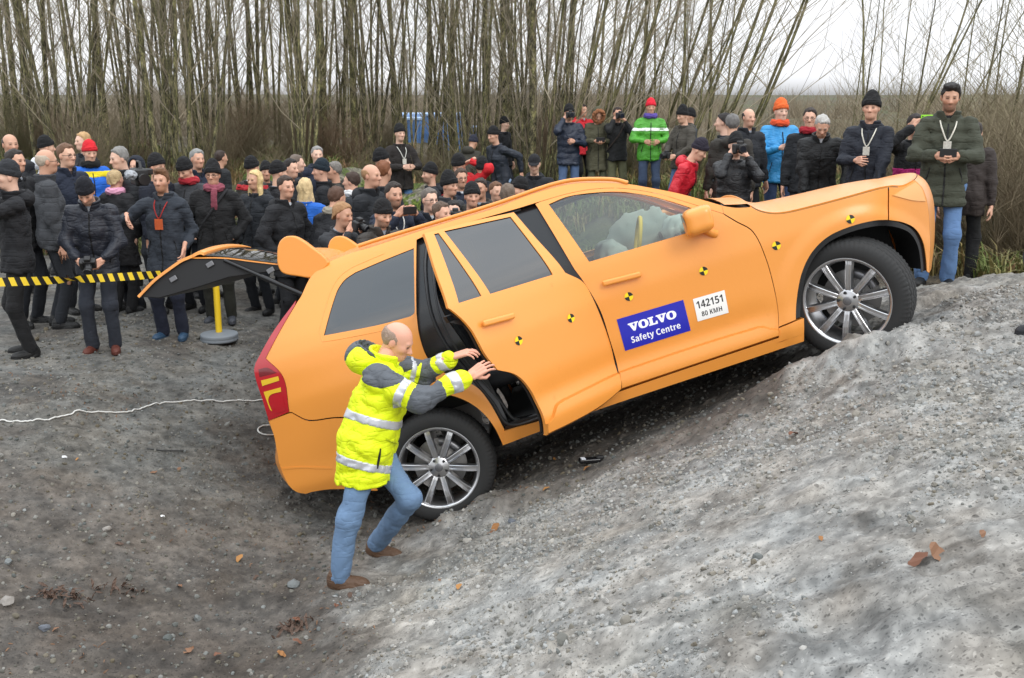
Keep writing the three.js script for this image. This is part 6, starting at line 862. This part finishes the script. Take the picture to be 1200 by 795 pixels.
// ---------------------------------------------------------------- the man in the high-visibility jacket pushing the door
function groundDepth(u, v, lift) { let d = 4; for (; d < 40; d += 0.01) { const p = at(u, v, d); if (p.y - lift <= terrain(p.x, p.z)) break; } return d; }
{
  const dA = groundDepth(398, 674, 0.085), dB = groundDepth(441, 637, 0.085);
  const aR = at(398, 674, dA), aL = at(441, 637, dB), org = V((aR.x + aL.x) / 2, Math.min(aR.y, aL.y) - 0.085, (aR.z + aL.z) / 2), d0 = dA - 0.02;
  const l = (u, v, d) => at(u, v, d).sub(org);
  const J = { pelvis: l(434, 520, d0 + 0.02), chest: l(446, 464, d0 + 0.02), neck: l(450, 423, d0 + 0.03), sR: l(440, 446, d0 - 0.17), sL: l(459, 432, d0 + 0.22), eR: l(493, 469, d0 - 0.20), wR: l(551, 441, d0 - 0.10), eL: l(497, 437, d0 + 0.28), wL: l(531, 418, d0 + 0.18), hipR: l(431, 533, d0 - 0.07), hipL: l(440, 531, d0 + 0.11), aR: aR.clone().sub(org), aL: aL.clone().sub(org), curl: 22, palm: 'side', footYaw: [1.35, 1.45], footPitch: { L: 0.18, R: 0.0 } };
  J.kR = l(409, 608, d0 - 0.07); J.kL = l(481, 584, d0 + 0.02);
  J.R = new THREE.Matrix4().makeRotationY(1.4).multiply(new THREE.Matrix4().makeRotationX(0.30));
  J.headQ = new THREE.Quaternion().setFromEuler(new THREE.Euler(0.45, 1.32, 0, 'YXZ')); J.head = l(466, 400, d0 + 0.03);
  J.hR = V(0.80, 0.50, -0.25); J.bR = V(-0.25, 0.45, 0.9); J.hL = V(0.95, 0.28, 0.05); J.bL = V(-0.2, 0.95, 0.2);
  J.hem = l(430, 563, d0).y;
  const o = { cell: 0.0125, headCell: 0.0062, handCell: 0.0048, legCell: 0.014, jc: '#dfee0a', jr: 0.62, bulk: 1.14, fat: 1.12, hair: 'bald', hairC: '#9a8272', tc: '#66809f', sc: '#5b4331', shoe: 'shoe', skin: '#d69e86', p: 'face', rise: 1.1, fold: 1.1, collar: 1, yaw: 90, skirt: J => [cap(J.pelvis.clone().add(V(-0.02, 0.05, -0.07)), J.pelvis.clone().add(V(-0.05, -0.25, -0.07)), 0.155, 0.165), cap(J.pelvis.clone().add(V(-0.02, 0.05, 0.07)), J.pelvis.clone().add(V(-0.05, -0.25, 0.07)), 0.155, 0.165)] };
  const g = thing('person', 'man in yellow high-visibility jacket and jeans pushing the open rear door', 'person', org.toArray(), 0);
  const jf = dress(g, J, o, 3.3), { T, A } = jacketParts(J, o);
  const silver = new THREE.MeshPhysicalMaterial({ color: lin(0.52, 0.53, 0.56), roughness: 0.35, metalness: 0.25, side: THREE.DoubleSide }), grey = cloth('#565a60', 0.8);
  const ax = J.chest.clone().sub(J.pelvis).normalize(), dot = (p, x, y, z) => (x - p.x) * ax.x + (y - p.y) * ax.y + (z - p.z) * ax.z;
  const [mn, mx] = boundsOf(jf.caps, 0.03);
  for (const [t, h] of [[0.155, 0.027], [-0.115, 0.027]]) mesh('reflective_band', surfaceNets((x, y, z) => { if (field(A, 0.03, x, y, z) < field(T, 0.06, x, y, z) - 0.01) return 0.05; const q = dot(J.pelvis, x, y, z) - t + 0.05 * (x - J.pelvis.x); return Math.max(jf(x, y, z) - 0.005, Math.abs(q) - h, J.hem + 0.02 - y); }, mn, mx, 0.0105), silver, g);
  const along = (a, b) => { const d = b.clone().sub(a), L2 = d.lengthSq(); return (x, y, z) => ((x - a.x) * d.x + (y - a.y) * d.y + (z - a.z) * d.z) / L2; };
  for (const s of ['R', 'L']) {
    const S = J['s' + s], E = J['e' + s], W = J['w' + s], up = along(S, E), fo = along(E, W), C = s === 'R' ? [A[2], A[3]] : [A[0], A[1]];
    const arm = (x, y, z) => smin(dcap(C[0], x, y, z), dcap(C[1], x, y, z), 0.03), [bn, bx] = boundsOf(C, 0.03), upper = (x, y, z) => dcap(C[0], x, y, z) < dcap(C[1], x, y, z);
    const region = test => (x, y, z) => { const d = Math.max(jf(x, y, z), arm(x, y, z) - 0.03); return Math.max(d - 0.005, test(x, y, z)); };
    mesh('reflective_band', surfaceNets(region((x, y, z) => upper(x, y, z) ? (Math.abs(up(x, y, z) - 0.60) - 0.095) * 0.3 : 0.05), bn, bx, 0.0095), silver, g);
    mesh('reflective_band', surfaceNets(region((x, y, z) => upper(x, y, z) ? 0.05 : (Math.abs(fo(x, y, z) - 0.68) - 0.10) * 0.3), bn, bx, 0.0095), silver, g);
    mesh('grey_sleeve', surfaceNets(region((x, y, z) => upper(x, y, z) ? (0.80 - up(x, y, z)) * 0.3 : (fo(x, y, z) - 0.44) * 0.3), bn, bx, 0.0105), grey, g);
    const sc = S.clone().add(V(0.05, 0.05, s === 'R' ? 0.03 : -0.03)); mesh('grey_yoke', surfaceNets((x, y, z) => Math.max(jf(x, y, z) - 0.004, ell(x, y, z, sc.x, sc.y, sc.z, 0.14, 0.085, 0.12)), [sc.x - 0.18, sc.y - 0.15, sc.z - 0.18], [sc.x + 0.18, sc.y + 0.15, sc.z + 0.18], 0.0105), grey, g);
  }
  const hc = l(427, 419, d0 + 0.03), hd = new THREE.Matrix4().makeRotationZ(0.55), place = q => { q.position.copy(hc); q.rotation.z = 0.1; return q; };
  place(mesh('hood', surfaceNets((x, y, z) => Math.max(ell(x, y, z, 0, 0, 0, 0.115, 0.105, 0.15), -ell(x, y, z, 0.075, 0.065, 0, 0.115, 0.10, 0.115)) + 0.006 * n3(x * 16, y * 16, z * 16), [-0.16, -0.16, -0.2], [0.16, 0.16, 0.2], 0.0115), cloth('#dfee0a', 0.62), g));
  place(mesh('hood_lining', surfaceNets((x, y, z) => Math.max(Math.abs(ell(x, y, z, 0.075, 0.065, 0, 0.115, 0.10, 0.115) + 0.004) - 0.006, ell(x, y, z, 0, 0, 0, 0.118, 0.108, 0.153)), [-0.16, -0.16, -0.2], [0.2, 0.2, 0.2], 0.0105), grey, g));
  place(mesh('hood_panel', surfaceNets((x, y, z) => Math.max(ell(x, y, z, 0, 0, 0, 0.119, 0.109, 0.154), -ell(x, y, z, 0.075, 0.065, 0, 0.115, 0.10, 0.115), 0.02 - y - x * -0.2, Math.abs(z) - 0.075), [-0.16, -0.16, -0.2], [0.16, 0.16, 0.2], 0.0115), grey, g));
  // pocket flap and open pocket zip on the near side
  const stick = (u, v) => { const c = EYE.clone().sub(org), d = ray(u, v); let t = 5.2; for (let i = 0; i < 200; i++) { const p = c.clone().addScaledVector(d, t), f = jf(p.x, p.y, p.z); if (f < 0.004) return p; t += Math.max(0.002, f * 0.6); if (t > 8) return null; } return null; };
  const zp = [[446, 526], [445, 533], [443.5, 541], [442, 549]].map(q => stick(...q)).filter(Boolean); if (zp.length > 2) mesh('pocket_zip', tubeGeo(zp, [0.004, 0.007, 0.008, 0.006].slice(0, zp.length), 5), cloth('#1a1c1e', 0.6), g);
  const fl = [[453, 515], [459, 518], [466, 519], [473, 517], [480, 513]].map(q => stick(...q)).filter(Boolean); if (fl.length > 2) mesh('pocket_flap', tubeGeo(fl, 0.006, 5), cloth('#dfee0a', 0.62), g);
}

// ---------------------------------------------------------------- barrier, rope, leaves and litter
{
  const d = groundDepth(257, 399, 0), p = at(257, 399, d), b = thing('barrier_post', 'yellow barrier post on a round grey foot under the tailgate', 'barrier', [p.x, terrain(p.x, p.z), p.z]);
  const foot = new THREE.LatheGeometry([[0.001, 0], [0.185, 0], [0.19, 0.012], [0.188, 0.028], [0.183, 0.034], [0.188, 0.040], [0.187, 0.062], [0.18, 0.074], [0.06, 0.086], [0.001, 0.088]].map(q => new THREE.Vector2(...q)), 40); mesh('foot', foot, std(lin(0.17, 0.19, 0.21), 0.6), b);
  mesh('post', new THREE.CylinderGeometry(0.032, 0.032, 0.68, 20).translate(0, 0.42, 0), std(lin(0.78, 0.52, 0.02), 0.45), b); mesh('cap', new THREE.SphereGeometry(0.034, 16, 10).translate(0, 0.762, 0), std(lin(0.05, 0.05, 0.05), 0.5), b);
  const p2 = at(-130, 486, groundDepth(-130, 486, 0)), b2 = b.clone(); b2.name = numbered('barrier_post'); b2.position.set(p2.x, terrain(p2.x, p2.z), p2.z); scene.add(b2); tag(b2, 'yellow barrier post at the other end of the striped tape', 'barrier');
  const A = at(-130, 333, groundDepth(-130, 486, 0) - 0.02), B = V(p.x, p.y + 0.725, p.z + 0.035), c = document.createElement('canvas'); c.width = 128; c.height = 64; const x = c.getContext('2d'); x.fillStyle = '#141414'; x.fillRect(0, 0, 128, 64); x.fillStyle = '#e8c832'; x.beginPath(); x.moveTo(0, 0); x.lineTo(64, 0); x.lineTo(104, 64); x.lineTo(40, 64); x.fill(); const t = new THREE.CanvasTexture(c); t.colorSpace = THREE.SRGBColorSpace; t.wrapS = THREE.RepeatWrapping;
  const pos = [], uv = [], idx = [], n = 90; for (let i = 0; i <= n; i++) { const s = i / n, q = A.clone().lerp(B, s); q.y -= 0.03 * 4 * s * (1 - s); const tw = 0.25 * Math.sin(s * 17) + 0.9 * Math.exp(-(((s - 0.49) / 0.03) ** 2)), w = 0.036; for (const k of [-1, 1]) pos.push(q.x, q.y + k * w * Math.cos(tw), q.z + k * w * Math.sin(tw)); uv.push(s * A.distanceTo(B) / 0.105, 0, s * A.distanceTo(B) / 0.105, 1); if (i) { const a = 2 * i - 2; idx.push(a, a + 1, a + 2, a + 2, a + 1, a + 3); } }
  const g = new THREE.BufferGeometry(); g.setAttribute('position', new THREE.Float32BufferAttribute(pos, 3)); g.setAttribute('uv', new THREE.Float32BufferAttribute(uv, 2)); g.setIndex(idx); g.computeVertexNormals(); tag(mesh('barrier_tape', g, std(hex('#ffffff'), 0.5, { map: t }), scene), 'black and yellow striped barrier tape in front of the crowd', 'tape');
}
const onGround = (u, v, lift = 0) => { const p = at(u, v, groundDepth(u, v, 0)); p.y = terrain(p.x, p.z) + lift; return p; };
{
  const pts = [[-40, 497], [0, 495], [40, 494.5], [75, 490], [110, 485.5], [150, 484], [190, 474], [240, 471.5], [290, 471], [340, 471.5]].map(q => onGround(q[0], q[1], 0.012)), c = new THREE.CatmullRomCurve3(pts).getPoints(120).map(q => { q.y = terrain(q.x, q.z) + 0.010; return q; });
  tag(mesh('white_rope', tubeGeo(c, 0.006, 6), std(lin(0.62, 0.61, 0.58), 0.8), scene), 'thin white rope lying across the gravel to the car', 'rope');
  const lp = []; for (let i = 0; i <= 26; i++) { const a = i / 26 * 5.4 + 0.4; lp.push(onGround(317 + 15 * Math.cos(a), 506 + 6 * Math.sin(a), 0.012)); } tag(mesh('white_rope', tubeGeo(lp, 0.006, 6), std(lin(0.6, 0.59, 0.56), 0.8), scene), 'small loop of white cord by the rear bumper', 'rope');
  const sp = [[172, 527], [190, 530], [215, 530]].map(q => onGround(q[0], q[1], 0.008)); tag(mesh('dark_cord', tubeGeo(sp, 0.006, 5), std(lin(0.05, 0.05, 0.05), 0.7), scene), 'short dark stick on the gravel left of the bumper', 'stick');
}
{
  const r = rng(17), leafShape = new THREE.Shape(); leafShape.moveTo(-0.5, 0); leafShape.bezierCurveTo(-0.3, 0.42, 0.25, 0.36, 0.5, 0.02); leafShape.bezierCurveTo(0.25, -0.34, -0.3, -0.38, -0.5, 0);
  const mk = seed => { const g = new TessellateModifier(0.16, 4).modify(new THREE.ShapeGeometry(leafShape, 8).toNonIndexed()), p = g.attributes.position, q = rng(seed), k = 0.5 + q() * 0.8; for (let i = 0; i < p.count; i++) { const x = p.getX(i), y = p.getY(i); p.setZ(i, 0.35 * k * y * y * 2 + 0.18 * Math.sin(x * 3 + seed) - 0.1 * Math.abs(y) + 0.05 * Math.sin(x * 14 + y * 9)); } g.rotateX(-Math.PI / 2); g.computeVertexNormals(); return g; };
  const geos = [mk(1), mk(2), mk(3), mk(4)], cols = [lin(0.26, 0.115, 0.035), lin(0.15, 0.062, 0.034), lin(0.19, 0.095, 0.05), lin(0.085, 0.05, 0.034), lin(0.34, 0.16, 0.045)].map(c => std(c, 0.75));
  const list = [[281, 657, 0.07, 4], [930, 513, 0.075, 1], [1072, 690, 0.10, 1], [1095, 706, 0.10, 2], [538, 690, 0.055, 4], [515, 682, 0.03, 2], [580, 622, 0.08, 0], [575, 626, 0.06, 2], [688, 551, 0.06, 0], [345, 730, 0.08, 1], [350, 755, 0.07, 1], [220, 765, 0.07, 2], [65, 740, 0.04, 2], [210, 690, 0.05, 2], [410, 700, 0.05, 3], [395, 712, 0.045, 1], [962, 634, 0.035, 0], [1150, 640, 0.04, 2], [330, 770, 0.06, 0], [180, 555, 0.05, 2], [210, 552, 0.05, 2], [255, 770, 0.05, 1], [90, 540, 0.03, 4], [650, 540, 0.04, 4], [640, 575, 0.05, 4], [300, 680, 0.05, 3], [140, 640, 0.05, 3]];
  list.forEach(([u, v, s, c], i) => { const p = onGround(u, v, s * 0.12 + 0.004), m = mesh('fallen_leaf', geos[i % 4], cols[c], scene); m.position.copy(p); m.scale.setScalar(s); m.rotation.set((r() - 0.5) * 0.7, r() * 6.28, (r() - 0.5) * 0.7); tag(m, 'curled brown fallen leaf lying on the soil', 'leaf', 'fallen leaves on the soil'); });
  // leaf litter and straw, too small to count
  const N = 900, im = new THREE.InstancedMesh(geos[1], std(lin(1, 1, 1), 0.8), N), m4 = new THREE.Matrix4(), q = new THREE.Quaternion(), e = new THREE.Euler(); let k = 0; while (k < N) { const x = -4.5 + r() * 4.6, z = -4.3 - r() * 5, b = bankMask(x, z); if (b > 0.5 || n2(x * 1.2, z * 1.2, 81) < 0.0) continue; const s = 0.008 + r() * 0.022; e.set((r() - 0.5) * 1.6, r() * 6.28, (r() - 0.5) * 1.6); q.setFromEuler(e); m4.compose(V(x, terrain(x, z) + s * 0.2, z), q, V(s * 1.4, s, s * 0.6)); im.setMatrixAt(k, m4); const t = 0.5 + r(); im.setColorAt(k, lin(0.14 * t, 0.075 * t, 0.04 * t)); k++; } im.name = 'leaf_litter'; im.castShadow = im.receiveShadow = true; tag(im, 'brown leaf crumbs and straw trodden into the ditch', 'litter', null, 'stuff'); scene.add(im);
  const st = [[344, 687, 0.04], [8, 707, 0.04], [52, 738, 0.03], [10, 660, 0.025], [125, 622, 0.025], [600, 612, 0.025]];
  const sm = [std(lin(0.15, 0.16, 0.16), 0.9), std(lin(0.24, 0.22, 0.2), 0.9), std(lin(0.11, 0.12, 0.14), 0.9)]; st.forEach(([u, v, s], i) => { const p = onGround(u, v, s * 0.12), m = mesh('stone', stoneGeo(i * 2.3 + 50, 1).toNonIndexed(), sm[i % 3], scene); m.position.copy(p); const gg = m.geometry; gg.computeVertexNormals(); m.scale.setScalar(s); m.rotation.y = r() * 6; tag(m, 'fist-sized grey stone half sunk in the soil', 'stone', 'loose stones on the ground'); });
  const tw = (u, v, n, seed, w, lab) => { const q2 = rng(seed), c = onGround(u, v), gs = []; for (let i = 0; i < n; i++) { const g = geos[i % 4].clone(), k = 0.025 + q2() * 0.045; g.scale(k * 1.3, k, k * 0.55); g.rotateX((q2() - 0.5) * 1.6); g.rotateZ((q2() - 0.5) * 1.6); g.rotateY(q2() * 6.28); const x = c.x + (q2() + q2() - 1) * w, z = c.z + (q2() + q2() - 1) * w * 0.6; g.translate(x, terrain(x, z) + 0.006 + q2() * 0.02, z); gs.push(g); } tag(mesh('leaf_clump', mergeGeometries(gs), cols[3], scene), lab, 'leaves'); }; tw(68, 700, 60, 5, 0.2, 'matted clump of brown leaves and roots on the ditch floor'); tw(140, 697, 26, 6, 0.2, 'thin scatter of brown leaf scraps beside the matted clump'); tw(345, 735, 30, 7, 0.12, 'small heap of rust-brown leaves at the foot of the bank');
}
{ // broken black clip and scraps of white by the car
  const p = onGround(691, 543, 0.02), b = thing('trim_clip', 'broken black plastic trim piece lying under the door', 'debris', p.toArray(), 0.2), g1 = new RoundedBoxGeometry(0.15, 0.03, 0.06, 3, 0.01), g2 = new RoundedBoxGeometry(0.05, 0.025, 0.03, 3, 0.008); g2.translate(0.07, 0.018, 0.01); mesh('bar', g1, M.gloss, b); mesh('clip', g2, M.trim, b); const g3 = new RoundedBoxGeometry(0.03, 0.008, 0.04, 2, 0.003); g3.translate(-0.05, 0.02, 0.015); mesh('paper_tag', g3, std(lin(0.6, 0.62, 0.66), 0.7), b);
  [[968, 392, 0.06, 'torn white plastic scrap at the foot of the front wheel'], [76, 541, 0.035, 'crumpled white scrap on the dark gravel'], [191, 610, 0.03, 'small white scrap in the ditch mud']].forEach(([u, v, s, lab], i) => { const q = onGround(u, v, 0.03), g = new THREE.PlaneGeometry(1, 0.4, 8, 4), pp = g.attributes.position; for (let k = 0; k < pp.count; k++) pp.setZ(k, 0.12 * Math.sin(pp.getX(k) * 6 + i) + 0.1 * pp.getY(k)); g.rotateX(-0.9); g.computeVertexNormals(); const m = mesh('white_scrap', g, std(lin(0.75, 0.76, 0.77), 0.6), scene); m.position.copy(q); m.scale.setScalar(s); m.rotation.set(0.2, 0.4 * i, -0.4); tag(m, lab, 'scrap'); });
}
{ // shoulder video camera with furry microphone in the crowd
  const v = thing('video_camera', 'black shoulder video camera with a furry grey microphone in the crowd', 'camera'), p = at(163, 207, 11.0); v.position.copy(p); v.rotation.y = 0.5; const b = new RoundedBoxGeometry(0.13, 0.17, 0.30, 3, 0.02); mesh('body', b, gadgetMat.camera.body, v); const ln = new THREE.CylinderGeometry(0.055, 0.05, 0.16, 24); ln.rotateX(Math.PI / 2); ln.translate(0, -0.01, 0.22); mesh('lens', ln, gadgetMat.camera.lens, v); const hd = tubeGeo([V(0, 0.08, -0.1), V(0, 0.15, -0.06), V(0, 0.15, 0.08), V(0, 0.08, 0.12)], 0.014, 8); mesh('handle', hd, gadgetMat.camera.body, v); const ff = surfaceNets((x, y, z) => ell(x, y, z, 0, 0, 0, 0.055, 0.05, 0.11) + 0.012 * n3(x * 50, y * 50, z * 50), [-0.09, -0.09, -0.14], [0.09, 0.09, 0.14], 0.009); ff.translate(-0.11, 0.03, 0.16); mesh('microphone', ff, cloth('#9a9da2', 0.95), v); const vf = new RoundedBoxGeometry(0.07, 0.06, 0.13, 3, 0.012); vf.translate(0.09, 0.05, 0.02); mesh('viewfinder', vf, gadgetMat.camera.lens, v);
}
{ // a boot at the right-hand edge: someone standing on the bank outside the picture
  const p = onGround(1190, 394), o = { label: 'person in dark boots standing on the bank beyond the front wheel', p: 'pocket', jc: '#1a1c22', tc: '#22252c', sc: '#1b1d22', hat: 'beanie', cell: 0.022, headCell: 0.0098, yaw: -75 }, J = joints(o), yaw = -75 * Math.PI / 180, ft = J.aR.clone().add(V(0, 0, 0.1)).applyMatrix4(new THREE.Matrix4().makeRotationY(yaw)), x = p.x - ft.x, z = p.z - ft.z, g = thing('person', o.label, 'person', [x + 0.09, p.y - 0.012, z], yaw, 'people watching the crash test car'); dress(g, J, o, 9.1);
}

renderer.render(scene, camera);
